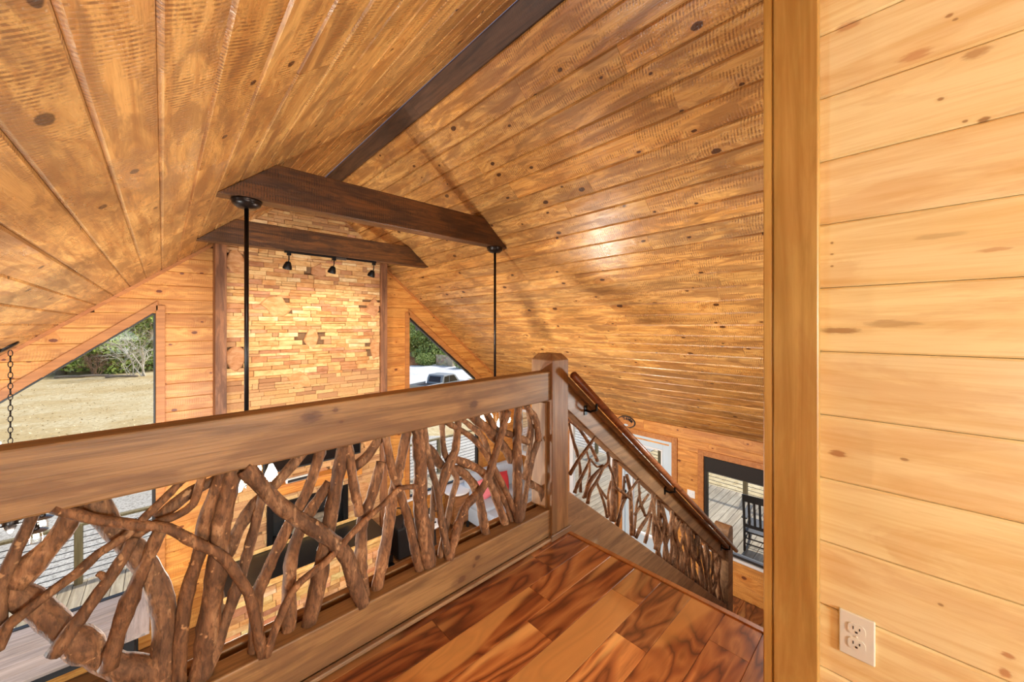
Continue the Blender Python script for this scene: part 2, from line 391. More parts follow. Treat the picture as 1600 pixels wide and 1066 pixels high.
def build(name, g, mat, parent=None, bevel=0., seg=1, smooth=False, loc=None, mtx=None, color=None, origin=None):
    me = bpy.data.meshes.new(name)
    vs = g.v
    if origin is not None:
        o_ = Vector(origin); vs = [tuple(Vector(v) - o_) for v in vs]
    me.from_pydata(vs, [], g.f)
    if bevel:
        bm = bmesh.new(); bm.from_mesh(me)
        bmesh.ops.bevel(bm, geom=[e for e in bm.edges], offset=bevel, segments=seg, affect='EDGES', profile=.5, clamp_overlap=True)
        bm.to_mesh(me); bm.free()
    if smooth:
        for p in me.polygons: p.use_smooth = True
    me.materials.append(mat); me.update()
    ob = bpy.data.objects.new(name, me); COL.objects.link(ob)
    if parent is not None: ob.parent = parent
    if mtx is not None: ob.matrix_basis = mtx
    elif origin is not None:
        ob.location = Vector(origin)
    if loc is not None: ob.location = loc
    if color is not None: ob.color = (*color, 1)
    return ob
def tag(o, label=None, cat=None, group=None, kind=None):
    for k, v in (('label', label), ('category', cat), ('group', group), ('kind', kind)):
        if v: o[k] = v
    return o
def thing(name, label, cat, loc=(0, 0, 0), rz=0, group=None, kind=None):
    o = bpy.data.objects.new(name, None); COL.objects.link(o); o.location = loc; o.rotation_euler = (0, 0, rz)
    o.empty_display_size = .1
    return tag(o, label, cat, group, kind)
def link_copy(src, parent=None, loc=None, mtx=None, color=None):
    o = src.copy(); COL.objects.link(o)
    if parent is not None: o.parent = parent
    if mtx is not None: o.matrix_basis = mtx
    if loc is not None: o.location = loc
    if color is not None: o.color = (*color, 1)
    return o
def copy_tree(src, loc, rz=None):
    r = src.copy(); COL.objects.link(r); r.location = loc
    if rz is not None: r.rotation_euler = (0, 0, rz)
    for ch in [c for c in bpy.data.objects if c.parent == src]:
        c = ch.copy(); COL.objects.link(c); c.parent = r
        for gch in [q for q in bpy.data.objects if q.parent == ch]:
            d = gch.copy(); COL.objects.link(d); d.parent = c
    return r
def frame_mtx(o, ex, ey, ez):
    ex, ey, ez = Vector(ex), Vector(ey), Vector(ez)
    return Matrix(((ex.x, ey.x, ez.x, o[0]), (ex.y, ey.y, ez.y, o[1]), (ex.z, ey.z, ez.z, o[2]), (0, 0, 0, 1)))
def board_g(L, w, t=.02, c=.006, gap=.0007):
    """a board along x, its face at z = 0, both long edges chamfered"""
    a, b = gap, w - gap
    pr = [(a, -t), (a, -c), (a + c, 0), (b - c, 0), (b, -c), (b, -t)]
    g = G(); n = len(pr)
    g.v = [(0.0008, y, z) for y, z in pr] + [(L - .0008, y, z) for y, z in pr]
    g.f = [tuple(range(n))[::-1], tuple(range(n, 2 * n))] + [(i, (i + 1) % n, n + (i + 1) % n, n + i) for i in range(n)]
    # winding: make the profile run so that normals point outward
    g.f = [q[::-1] for q in g.f]
    return g
def vary(rng, lo=.8, hi=1.1, hue=.06):
    v = rng.uniform(lo, hi); h = rng.uniform(-hue, hue)
    return (v * (1 + h * .5), v, v * (1 - h))
LOFT_BRANCHES=[
(0.0134,0.0,[(-0.23,-0.459),(-0.254,-0.535),(-0.272,-0.6),(-0.278,-0.698)]),
(0.0244,0.02,[(-0.162,-0.464),(-0.189,-0.526),(-0.231,-0.579),(-0.261,-0.615)]),
(0.0315,0.02,[(-0.283,-0.61),(-0.239,-0.666),(-0.195,-0.749),(-0.153,-0.825),(-0.094,-0.915),(-0.025,-0.973)]),
(0.0114,-0.03,[(-0.274,-0.735),(-0.26,-0.69),(-0.234,-0.668),(-0.196,-0.639),(-0.156,-0.614),(-0.118,-0.579),(-0.068,-0.553),(-0.034,-0.517),(0.028,-0.452)]),
(0.0152,-0.025,[(-0.195,-0.797),(-0.152,-0.733),(-0.105,-0.66),(-0.072,-0.6),(-0.056,-0.566)]),
(0.0148,-0.035,[(-0.151,-0.471),(-0.113,-0.497),(-0.038,-0.537),(0.012,-0.563),(0.066,-0.624),(0.125,-0.685),(0.168,-0.767),(0.201,-0.854),(0.217,-0.951)]),
(0.0298,0.02,[(-0.131,-0.461),(-0.103,-0.532),(-0.05,-0.637),(-0.014,-0.732),(0.004,-0.844),(0.002,-1.0)]),
(0.0187,-0.005,[(-0.005,-0.573),(-0.039,-0.665),(-0.064,-0.737),(-0.088,-0.82),(-0.104,-0.899)]),
(0.0117,-0.01,[(0.082,-0.459),(0.065,-0.521),(0.029,-0.543),(-0.019,-0.551),(-0.059,-0.571)]),
(0.0171,0.03,[(0.13,-0.473),(0.064,-0.497),(0.013,-0.533),(-0.009,-0.552)]),
(0.0188,0.0,[(0.131,-0.46),(0.094,-0.573),(0.08,-0.675),(0.057,-0.755),(0.04,-0.873),(0.034,-0.995)]),
(0.0281,0.0,[(0.156,-0.459),(0.131,-0.609),(0.122,-0.723),(0.109,-0.834),(0.091,-0.983)]),
(0.0168,0.0,[(0.241,-0.541),(0.196,-0.731),(0.16,-0.852),(0.122,-0.967)]),
(0.0194,0.025,[(0.347,-0.464),(0.281,-0.535),(0.223,-0.586),(0.176,-0.652),(0.146,-0.722)]),
(0.0264,-0.03,[(0.195,-0.453),(0.257,-0.552),(0.315,-0.631),(0.428,-0.752),(0.489,-0.841),(0.521,-0.946)]),
(0.0193,0.0,[(0.411,-0.455),(0.369,-0.58),(0.306,-0.691),(0.248,-0.812),(0.223,-0.875),(0.22,-0.969)]),
(0.0262,0.0,[(0.492,-0.454),(0.472,-0.554),(0.445,-0.706),(0.419,-0.853),(0.392,-0.976)]),
(0.0222,0.02,[(0.451,-0.578),(0.374,-0.679),(0.33,-0.779),(0.318,-0.898),(0.318,-0.991)]),
(0.0124,-0.045,[(0.281,-0.943),(0.327,-0.869),(0.423,-0.825),(0.53,-0.747),(0.628,-0.694),(0.692,-0.655),(0.772,-0.666)]),
(0.0175,-0.005,[(0.509,-0.447),(0.526,-0.587),(0.55,-0.721)]),
(0.0228,0.0,[(0.638,-0.544),(0.597,-0.679),(0.564,-0.748),(0.557,-0.873),(0.559,-0.973)]),
(0.0188,-0.005,[(0.656,-0.452),(0.676,-0.57),(0.714,-0.687),(0.752,-0.808),(0.784,-0.953)]),
(0.0232,0.01,[(0.755,-0.453),(0.721,-0.586),(0.692,-0.703),(0.665,-0.871),(0.642,-0.974)]),
(0.0203,0.03,[(0.635,-0.468),(0.588,-0.524),(0.539,-0.547)]),
(0.0326,-0.005,[(0.798,-0.449),(0.811,-0.605),(0.808,-0.753),(0.824,-0.88),(0.841,-0.989)]),
(0.0163,-0.02,[(0.818,-0.44),(0.834,-0.532),(0.863,-0.652),(0.888,-0.736),(0.901,-0.836),(0.93,-0.977)]),
(0.0223,0.02,[(0.86,-0.538),(0.938,-0.645),(1.035,-0.69),(1.112,-0.775),(1.152,-0.862),(1.176,-0.973)]),
(0.0153,0.01,[(0.93,-0.443),(0.938,-0.563),(0.979,-0.663),(1.009,-0.721),(0.979,-0.813),(0.949,-0.933)]),
(0.0198,0.005,[(1.014,-0.447),(0.993,-0.594),(0.946,-0.682),(0.906,-0.759)]),
(0.0146,-0.02,[(0.97,-0.573),(0.924,-0.65),(0.893,-0.747)]),
(0.0156,0.0,[(0.96,-0.448),(1.097,-0.544),(1.192,-0.661),(1.264,-0.779),(1.324,-0.887),(1.359,-0.961)]),
(0.0155,0.025,[(1.057,-0.453),(1.177,-0.561),(1.22,-0.674),(1.271,-0.822),(1.347,-0.972)]),
(0.0254,0.03,[(1.126,-0.455),(1.231,-0.545),(1.336,-0.658),(1.384,-0.727)]),
(0.0209,-0.025,[(1.274,-0.514),(1.228,-0.62),(1.171,-0.746),(1.117,-0.804),(1.04,-0.841),(0.982,-0.942)]),
(0.0209,0.02,[(1.004,-0.626),(1.139,-0.707),(1.208,-0.781),(1.259,-0.885),(1.296,-0.974)]),
(0.0267,-0.01,[(1.394,-0.44),(1.386,-0.625),(1.386,-0.798),(1.391,-0.96)]),
(0.0186,0.02,[(1.205,-0.452),(1.266,-0.538),(1.358,-0.579),(1.499,-0.65)]),
(0.0195,-0.01,[(1.477,-0.462),(1.533,-0.528),(1.556,-0.649)]),
(0.0171,0.01,[(1.578,-0.646),(1.515,-0.754),(1.455,-0.847)]),
(0.0156,-0.005,[(1.544,-0.66),(1.482,-0.826),(1.445,-0.968)]),
(0.0159,0.02,[(1.535,-0.559),(1.508,-0.719),(1.474,-0.831)]),
(0.0225,0.01,[(1.507,-0.886),(1.597,-0.952)]),
(0.0136,0.02,[(0.876,-0.963),(0.887,-0.802),(0.893,-0.721)]),
(0.0149,0.03,[(1.305,-0.439),(1.313,-0.549),(1.29,-0.613)]),
(0.0124,0.015,[(1.221,-0.716),(1.277,-0.832),(1.33,-0.957)]),
(0.0079,-0.026,[(-0.099,-0.658),(-0.111,-0.644),(-0.122,-0.632)]),
(0.0147,0.02,[(1.499,-0.473),(1.517,-0.574),(1.491,-0.666)]),
]
STAIR_BRANCHES=[
(0.0118,0,[(1.84,-0.581),(1.945,-0.649),(2.023,-0.727),(2.104,-0.824),(2.168,-0.92)]),
(0.0109,0.02,[(1.881,-0.618),(1.921,-0.726),(1.972,-0.838),(1.998,-0.922),(2.004,-1.09)]),
(0.012,-0.03,[(2.095,-0.739),(1.994,-0.799),(1.892,-0.859),(1.825,-0.912)]),
(0.0115,-0.01,[(2.073,-0.882),(2.009,-0.948),(1.931,-1.012),(1.9,-1.056)]),
(0.0089,0.02,[(2.071,-0.837),(2.108,-0.951),(2.085,-1.058),(2.031,-1.141)]),
(0.013,-0.02,[(2.263,-0.88),(2.27,-0.957),(2.145,-0.982),(2.048,-1.027),(1.992,-1.112)]),
(0.0128,0.0,[(2.249,-0.982),(2.161,-1.057),(2.083,-1.107),(2.052,-1.177)]),
(0.0109,0.0,[(2.158,-1.065),(2.219,-1.174),(2.264,-1.272),(2.291,-1.349)]),
(0.0094,0.01,[(2.183,-1.091),(2.298,-1.223)]),
(0.0272,0.02,[(2.43,-0.982),(2.414,-1.136),(2.406,-1.274),(2.393,-1.418)]),
(0.0111,-0.03,[(2.262,-0.96),(2.323,-1.061),(2.347,-1.136),(2.453,-1.219),(2.565,-1.299)]),
(0.0103,0.01,[(2.357,-1.117),(2.318,-1.208),(2.329,-1.357)]),
(0.0124,-0.01,[(2.722,-1.196),(2.593,-1.251),(2.488,-1.308),(2.405,-1.446)]),
(0.0165,0.0,[(2.557,-1.125),(2.611,-1.278),(2.62,-1.418),(2.629,-1.606)]),
(0.0114,0.0,[(2.741,-1.233),(2.76,-1.381),(2.843,-1.533)]),
(0.0105,0.02,[(2.808,-1.335),(2.744,-1.42),(2.702,-1.652)]),
(0.0141,-0.02,[(2.964,-1.39),(2.86,-1.522),(2.722,-1.586),(2.656,-1.631)]),
(0.0115,0.01,[(2.92,-1.386),(2.799,-1.435),(2.693,-1.475)]),
(0.0128,0.01,[(2.973,-1.562),(2.92,-1.673),(2.859,-1.767)]),
(0.0131,-0.01,[(3.061,-1.515),(3.039,-1.659),(2.996,-1.863)]),
(0.0108,0.01,[(2.438,-1.475),(2.505,-1.338),(2.54,-1.133)]),
(0.0082,0.01,[(2.105,-0.899),(2.176,-0.966),(2.249,-0.976)]),
(0.0122,-0.02,[(3.062,-1.562),(3.141,-1.671),(3.096,-1.808),(3.007,-1.873)]),
]

# ================================================================ the setting
FL, LF = -3.9, -1.22            # main floor and loft floor, measured from the camera's height
RX, RZ, SL = 1.635, 2.065, 0.833
TH = math.atan(SL); CT, STH = cos(TH), sin(TH)
XL, XR, YG, YB = -2.86, 6.02, 6.33, -3.5
roofz = lambda x: RZ - SL * abs(x - RX)
rng = random.Random(11)

# --- ceiling: a slab over both slopes, with every board its own piece
g = G()
for sgn in (-1, 1):
    n = Vector((sgn * STH, 0, CT)); d = Vector((sgn * CT, 0, -STH)); r0 = Vector((RX, 0, RZ))
    p = [r0 + n * .021, r0 + d * 6.6 + n * .021]
    q = [x + n * .16 for x in p]
    ring = [p[0], p[1], q[1], q[0]]
    if sgn < 0: ring = ring[::-1]
    g.prism([tuple(x) for x in ring], (0, YB - .4, 0), (0, YG + .75, 0))
ceiling = tag(build('ceiling', g, M['insul']), 'steep vaulted ceiling of rough-sawn stained pine boards', None, None, 'structure')
FORCED = {(-1, 9): [1.86], (1, 3): [1.23], (1, 8): [2.2], (1, 10): [1.59], (1, 2): [2.0], (1, 12): [3.05, .75], (1, 14): [1.15], (1, 13): [2.6], (-1, 15): [3.1], (-1, 16): [4.6, 2.6], (-1, 14): [4.9], (-1, 11): [4.2]}
for sgn, pitch, ph in ((-1, .178, 0.), (1, .179, -.015)):
    ez = (-sgn * STH, 0, -CT)
    ey = (CT, 0, -STH) if sgn > 0 else (CT, 0, STH)
    for k in range(33):
        s0 = max(.0, k * pitch + ph); s1 = (k + 1) * pitch + ph
        js = FORCED.get((sgn, k))
        if js is None:
            js = []; y = YG - rng.uniform(.9, 3.9)
            while y > .4: js.append(y); y -= rng.uniform(2.2, 4.4)
        ys = [YG + .04] + sorted(js, reverse=True) + [YB]
        sb = s1 if sgn < 0 else s0
        for a, b in zip(ys[1:], ys[:-1]):
            o_ = (RX + sgn * CT * sb, a, RZ - STH * sb)
            if sgn > 0 and k == 0:
                mat, c = M['ridge'], vary(rng, .9, 1.05, .02)
            else:
                mat, c = M['ceil'], vary(rng, .84, 1.08, .09)
            ez_ = ez
            lift = rng.uniform(0, .0025)
            ob = build('ceiling_board', board_g(b - a, s1 - s0, .02, .010, .0005), mat, ceiling,
                       mtx=frame_mtx((o_[0] + ez[0] * lift, o_[1], o_[2] + ez[2] * lift), (0, 1, 0), ey, ez_), color=c)
# quarter-round trim where the ceiling meets the gable wall
for i, sgn in enumerate((-1, 1)):
    d = Vector((sgn * CT, 0, -STH)); n = Vector((-sgn * STH, 0, -CT)); r0 = Vector((RX, YG, RZ))
    g = G(); a = r0 + d * 1.35 + n * .0; b = r0 + d * 5.8
    w_, h_ = .022, .035
    ring = lambda p: [tuple(p + Vector((0, -.0, 0))), tuple(p + Vector((0, -w_, 0))), tuple(p + n * h_ + Vector((0, -w_, 0))), tuple(p + n * h_)]
    g.hexa(ring(a) + ring(b))
    t = build('trim_%d' % (i + 1), g, M['casing'], color=(1.05, .98, .95))
    tag(t, ('narrow wooden trim strip along the left roof slope on the gable wall', 'narrow wooden trim strip along the right roof slope on the gable wall')[i], None, None, 'structure')

# --- gable wall
WLX0, WLX1, WRX0, WRX1 = -1.70, -.063, 3.33, 4.97
ZS, ZH0, ZH1, ZAP, WS = -3.2, -1.5, -1.36, .184, .83
g = G()
def strip(x0, x1, zb0, zb1, zt0, zt1, y0=YG + .02, y1=YG + .15):
    g.hexa([(x0, y0, zb0), (x1, y0, zb1), (x1, y1, zb1), (x0, y1, zb0), (x0, y0, zt0), (x1, y0, zt1), (x1, y1, zt1), (x0, y1, zt0)])
T_ = .02
for x0, x1 in ((XL - .1, WLX0), (WLX1, RX), (RX, WRX0), (WRX1, XR + .1)): strip(x0, x1, FL - .3, FL - .3, roofz(x0) + T_, roofz(x1) + T_)
for x0, x1, sg in ((WLX0, WLX1, 1), (WRX0, WRX1, -1)):
    strip(x0, x1, FL - .3, FL - .3, ZS, ZS); strip(x0, x1, ZH0, ZH0, ZH1, ZH1)
    za, zb = (ZAP - WS * (x1 - x0), ZAP) if sg > 0 else (ZAP, ZAP - WS * (x1 - x0))
    strip(x0, x1, za, zb, roofz(x0) + T_, roofz(x1) + T_)
wall_gable = tag(build('wall_gable', g, M['insul']), 'far gable wall of horizontal golden pine boards around the stone chimney', None, None, 'structure')
def free(z):
    h = (RZ - z) / SL
    lo, hi = max(XL, RX - h - .02), min(XR, RX + h + .02)
    cuts = [(.60, 2.69)]
    if ZS < z < ZH0: cuts += [(WLX0, WLX1), (WRX0, WRX1)]
    if ZH1 < z < ZAP:
        q = (ZAP - z) / WS
        cuts += [(max(WLX0, WLX1 - q), WLX1), (WRX0, min(WRX1, WRX0 + q))]
    out = [(lo, hi)]
    for a, b in cuts:
        nx = []
        for p, q in out:
            if b <= p or a >= q: nx.append((p, q))
            else:
                if a > p: nx.append((p, a))
                if b < q: nx.append((b, q))
        out = nx
    return [(a, b) for a, b in out if b - a > .03]
PB = .1765
def slant_board(x00, x01, x10, x11, w, t=.02, c=.004):
    """board along x with differently cut ends: lower edge x00..x01, upper edge x10..x11"""
    gg = G(); ys = [(.001, -t), (.001, -c), (.001 + c, 0), (w - .001 - c, 0), (w - .001, -c), (w - .001, -t)]
    L = [(x00 + (x10 - x00) * y / w, y, z) for y, z in ys]; R = [(x01 + (x11 - x01) * y / w, y, z) for y, z in ys]
    n = 6; gg.v = L + R
    gg.f = [q[::-1] for q in [tuple(range(n))[::-1], tuple(range(n, 2 * n))] + [(i, (i + 1) % n, n + (i + 1) % n, n + i) for i in range(n)]]
    return gg
for k in range(33):
    z0 = FL + k * PB; z1 = z0 + PB
    e = .004
    i0, i1, im = free(z0 + e), free(z1 - e), free((z0 + z1) / 2)
    if not i0 and not i1: continue
    if len(i0) == len(i1): pairs = list(zip(i0, i1))
    else: pairs = [(q, q) for q in im]
    for (a0, b0), (a1, b1) in pairs:
        cutlist = [0.]
        if min(b0 - a0, b1 - a1) > 3.2: cutlist.append(rng.uniform(.35, .65))
        cutlist.append(1.)
        for c0, c1 in zip(cutlist[:-1], cutlist[1:]):
            f0 = lambda c: a0 if c == 0. else (b0 if c == 1. else max(a0, a1) + (min(b0, b1) - max(a0, a1)) * c)
            f1 = lambda c: a1 if c == 0. else (b1 if c == 1. else max(a0, a1) + (min(b0, b1) - max(a0, a1)) * c)
            xo = f0(c0)
            # face toward -Y : ex=+X, ey=+Z, ez=-Y
            build('wall_board', slant_board(0, f0(c1) - xo, f1(c0) - xo, f1(c1) - xo, PB), M['gable'], wall_gable,
                  mtx=frame_mtx((xo, YG, z0), (1, 0, 0), (0, 0, 1), (0, -1, 0)), color=vary(rng, .88, 1.08, .05))

def gable_window(name, label, x0, x1, sg):
    """trapezoid pane over a tall rectangular pane, timber casing, dark inner frame"""
    root = thing(name, label, None, (x0 if sg < 0 else x1, YG, ZAP), kind='structure')
    O = root.location
    def part(nm, g, mat, **k):
        return build(nm, G().add([tuple(Vector(v) - O) for v in g.v], g.f), mat, root, **k)
    xi, xo = (x1, x0) if sg > 0 else (x0, x1)     # xi: the tall side
    s = 1 if sg > 0 else -1
    cw = .085; y0, y1 = YG - .022, YG + .01
    zo = ZAP - WS * abs(xi - xo)
    part('casing_board', G().box(min(xi, xi + s * cw), max(xi, xi + s * cw), y0, y1, ZS - .09, ZAP + .075), M['casing'], bevel=.003)
    part('casing_board', G().box(min(xo, xo - s * cw), max(xo, xo - s * cw), y0, y1, ZS - .09, zo + .04), M['casing'], bevel=.003)
    h = .115
    top = lambda x: ZAP - WS * abs(x - xi)
    xa, xb = xi + s * .02, xo - s * cw
    part('casing_board', G().hexa([(xa, y0, top(xi) - .0 + .017), (xb, y0, top(xo) - WS * cw), (xb, y1, top(xo) - WS * cw), (xa, y1, top(xi) + .017),
                                   (xa, y0, top(xi) + .017 + h), (xb, y0, top(xo) - WS * cw + h), (xb, y1, top(xo) - WS * cw + h), (xa, y1, top(xi) + .017 + h)]), M['casing'], bevel=.003)
    part('header_board', G().box(x0, x1, y0, y1 + .1, ZH0, ZH1), M['casing'], bevel=.003)
    part('sill_board', G().box(x0 - .1, x1 + .1, YG - .05, YG + .1, ZS - .03, ZS + .005), M['white'], bevel=.004)
    # dark frames
    FT = .022 if sg > 0 else .042
    fy0, fy1, fw_ = YG + .03, YG + .09, .035
    b_ = lambda a, b: (min(a, b), max(a, b))
    g = G(); a, b = b_(xi, xi - s * .022); g.box(a, b, fy0, fy1, ZH1, ZAP)
    a, b = b_(xo, xo + s * .022); g.box(a, b, fy0, fy1, ZH1, zo)
    g.box(x0, x1, fy0, fy1, ZH1, ZH1 + .025)
    g.hexa([(xi, fy0, ZAP - FT), (xo, fy0, zo - FT), (xo, fy1, zo - FT), (xi, fy1, ZAP - FT), (xi, fy0, ZAP), (xo, fy0, zo), (xo, fy1, zo), (xi, fy1, ZAP)])
    part('upper_sash', g, M['frame'])
    g = G(); g.box(x0, x0 + .035, fy0, fy1, ZS, ZH0); g.box(x1 - .035, x1, fy0, fy1, ZS, ZH0)
    g.box(x0, x1, fy0, fy1, ZH0 - .03, ZH0); g.box(x0, x1, fy0, fy1, ZS, ZS + .03)
    part('lower_sash', g, M['frame'])
    yp = YG + .06
    g = G(); g.add([(xi, yp, ZH1), (xo, yp, ZH1), (xo, yp, zo - .02), (xi, yp, ZAP - .02)], [(0, 1, 2, 3)]); part('pane', g, M['glass'])
    g = G(); g.add([(x0, yp, ZS), (x1, yp, ZS), (x1, yp, ZH0), (x0, yp, ZH0)], [(0, 1, 2, 3)]); part('pane', g, M['glass'])
gable_window('window_1', 'tall slanted gable window left of the stone chimney, looking on a dry field', WLX0, WLX1, 1)
gable_window('window_2', 'tall slanted gable window right of the stone chimney, looking on a parked truck', WRX0, WRX1, -1)

# --- eave wall on the right (X = XR), with four openings
OPEN = [(4.92, 6.2, -2.95, -1.90), (3.66, 4.70, FL, -1.89), (2.62, 3.51, FL, -1.885), (.54, 2.13, -3.34, -1.975)]
g = G(); ztop = roofz(XR) + .0
ys = sorted({YB, YG + .15} | {q for o_ in OPEN for q in o_[:2]})
for a, b in zip(ys[:-1], ys[1:]):
    hit = [o_ for o_ in OPEN if o_[0] <= a + 1e-6 and b <= o_[1] + 1e-6]
    segs = [(FL - .3, ztop)] if not hit else [(FL - .3, hit[0][2]), (hit[0][3], ztop)]
    for z0, z1 in segs:
        if z1 - z0 > .01: g.box(XR + .02, XR + .15, a, b, z0, z1)
wall_right = tag(build('wall_right', g, M['insul']), 'low eave wall of horizontal golden boards beyond the stairs', None, None, 'structure')
for k in range(13):
    z0 = FL + k * PB; z1 = min(z0 + PB, ztop + .02)
    if z1 - z0 < .04: continue
    iv = [(.3, YG)]
    zm = (z0 + z1) / 2
    for (a, b, c, d) in OPEN:
        if c - .02 < zm < d + .0:
            nx = []
            for p, q in iv:
                if b <= p or a >= q: nx.append((p, q)); continue
                if a - p > .03: nx.append((p, a))
                if q - b > .03: nx.append((b, q))
            iv = nx
    for p, q in iv:
        cs = [p, q]
        if q - p > 3: cs = [p, p + (q - p) * rng.uniform(.35, .6), q]
        for a, b in zip(cs[:-1], cs[1:]):
            build('wall_board', board_g(b - a, z1 - z0, .02, .004), M['gable'], wall_right,
                  mtx=frame_mtx((XR, b, z0), (0, -1, 0), (0, 0, 1), (-1, 0, 0)), color=vary(rng, .9, 1.1, .05))
# remaining shell of the room
LOPEN = [(.4, 2.6, -3.4, -1.75), (3.3, 5.6, -3.4, -1.75)]
g = G(); ys = [YB, .4, 2.6, 3.3, 5.6, YG]
for i, (a, b) in enumerate(zip(ys[:-1], ys[1:])):
    if i % 2 == 0: g.box(XL - .15, XL, a, b, FL - .3, roofz(XL))
    else: g.box(XL - .15, XL, a, b, FL - .3, -3.4).box(XL - .15, XL, a, b, -1.75, roofz(XL))
tag(build('wall_left', g, M['darkroom']), 'left eave wall of the great room', None, None, 'structure')
g = G(); g.hexa([(XL, YB - .15, FL), (XR, YB - .15, FL), (XR, YB, FL), (XL, YB, FL), (XL, YB - .15, roofz(XL)), (RX, YB - .15, RZ), (RX, YB, RZ), (XL, YB, roofz(XL))])
g.hexa([(RX, YB - .15, FL), (XR, YB - .15, FL), (XR, YB, FL), (RX, YB, FL), (RX, YB - .15, RZ), (XR, YB - .15, roofz(XR)), (XR, YB, roofz(XR)), (RX, YB, RZ)])
tag(build('wall_back', g, M['darkroom']), 'back gable wall behind the loft', None, None, 'structure')
g = G(); g.hexa([(1.46, .1, FL), (XR, .1, FL), (XR, .24, FL), (1.46, .24, FL), (1.46, .1, roofz(1.46)), (XR, .1, roofz(XR)), (XR, .24, roofz(XR)), (1.46, .24, roofz(1.46))])
tag(build('wall_stair', g, M['darkroom']), 'wall along the far side of the staircase', None, None, 'structure')

# main floor
floor = tag(build('floor', G().box(XL - .1, XR + .1, YB, YG + .1, FL - .2, FL - .012), M['furnwood']), 'dark plank floor of the great room below', None, None, 'structure')
for k in range(18):
    y0 = .75 + k * .14
    x = 4.5 - rng.uniform(0, .6)
    while x < XR:
        L = rng.uniform(.5, 1.1); x1 = min(XR, x + L)
        if x1 - x > .05:
            build('floor_board', board_g(x1 - x, .14, .012, .002, .0006), M['floor'], floor, mtx=frame_mtx((x, y0, FL), (1, 0, 0), (0, 1, 0), (0, 0, 1)), color=vary(rng, .45, .8, .05))
        x = x1
# loft floor
loft = tag(build('floor_loft', G().box(XL, 1.75, YB, 1.50, LF - .26, LF - .012), M['furnwood']), 'loft floor of swirling red-brown hardwood planks', None, None, 'structure')
PF = .137
FJ = {0: [.30, 1.43], 1: [.814, 1.43], 2: [1.25, .2], 3: [1.10, -.1], 4: [.62, 1.52], 5: [1.318, .5], 6: [.95], 7: [1.55, .7], 8: [1.2], 9: [.9]}
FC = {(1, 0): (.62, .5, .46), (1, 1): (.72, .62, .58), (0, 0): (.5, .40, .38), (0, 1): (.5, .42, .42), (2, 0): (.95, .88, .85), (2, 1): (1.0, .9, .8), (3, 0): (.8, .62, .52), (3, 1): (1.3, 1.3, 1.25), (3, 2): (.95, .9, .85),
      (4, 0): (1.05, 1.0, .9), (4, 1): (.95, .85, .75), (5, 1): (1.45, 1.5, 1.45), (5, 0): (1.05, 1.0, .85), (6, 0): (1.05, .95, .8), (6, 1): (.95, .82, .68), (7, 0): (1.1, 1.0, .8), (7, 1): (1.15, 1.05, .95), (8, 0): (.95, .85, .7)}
for k in range(16):
    y1 = 1.353 + PF * (0 if k == 0 else 0) - PF * (k - 0) + (PF if False else 0)
    y1 = 1.49 - PF * k if k == 0 else 1.353 - PF * (k - 1)
    y0 = 1.353 - PF * k
    js = FJ.get(k, [rng.uniform(.2, 1.6)])
    xs = [1.742] + sorted(js, reverse=True); x = xs[-1]
    while x > -2.4: x -= rng.uniform(.6, 1.2); xs.append(max(x, XL))
    xs = sorted(set(xs))
    segs = list(zip(xs[:-1], xs[1:]))
    for i, (a, b) in enumerate(segs):
        ri = len(segs) - 1 - i
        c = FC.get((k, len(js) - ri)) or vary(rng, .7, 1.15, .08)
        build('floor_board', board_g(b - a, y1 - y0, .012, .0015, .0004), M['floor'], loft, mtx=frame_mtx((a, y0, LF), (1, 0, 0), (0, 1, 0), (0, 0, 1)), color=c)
tag(build('trim_3', G().box(1.738, 1.768, -.5, 1.385, LF - .05, LF + .004), M['casing'], bevel=.003, color=(.95, .95, .95)), 'pale nosing strip along the loft floor edge at the stairs', None, None, 'structure')

# near wall of clear pine on the right
NW = 1.34
wall_near = tag(build('wall_loft', G().box(NW + .02, NW + .12, YB, .27, LF - .02, roofz(NW) + .0), M['insul']), 'near loft wall of wide clear-finished pine boards', None, None, 'structure')
for k in range(-7, 11):
    z0 = -.07 + .1765 * k; z1 = z0 + .1765
    z0 = max(z0, LF); z1 = min(z1, roofz(NW) + .02)
    if z1 - z0 < .03: continue
    v = rng.uniform(.94, 1.03)
    build('wall_board', board_g(.29 - YB - .02, z1 - z0, .02, .005), M['pine'], wall_near, mtx=frame_mtx((NW, .27, z0), (0, -1, 0), (0, 0, 1), (-1, 0, 0)), color=(v, v * rng.uniform(.97, 1.01), v * rng.uniform(.94, 1.02)))
t = build('trim_4', G().box(NW - .03, NW, .168, .272, LF, roofz(NW - .03)), M['trimpost'], bevel=.003)
tag(t, 'golden upright trim board at the end of the clear pine wall', None, None, 'structure')
t = build('trim_5', G().box(NW - .028, NW + .125, .274, .297, LF - .02, roofz(NW) + .0), M['trimpost'], bevel=.003, color=(1.08, 1.05, 1.0))
tag(t, 'narrow end board facing the stairs on the clear pine wall', None, None, 'structure')

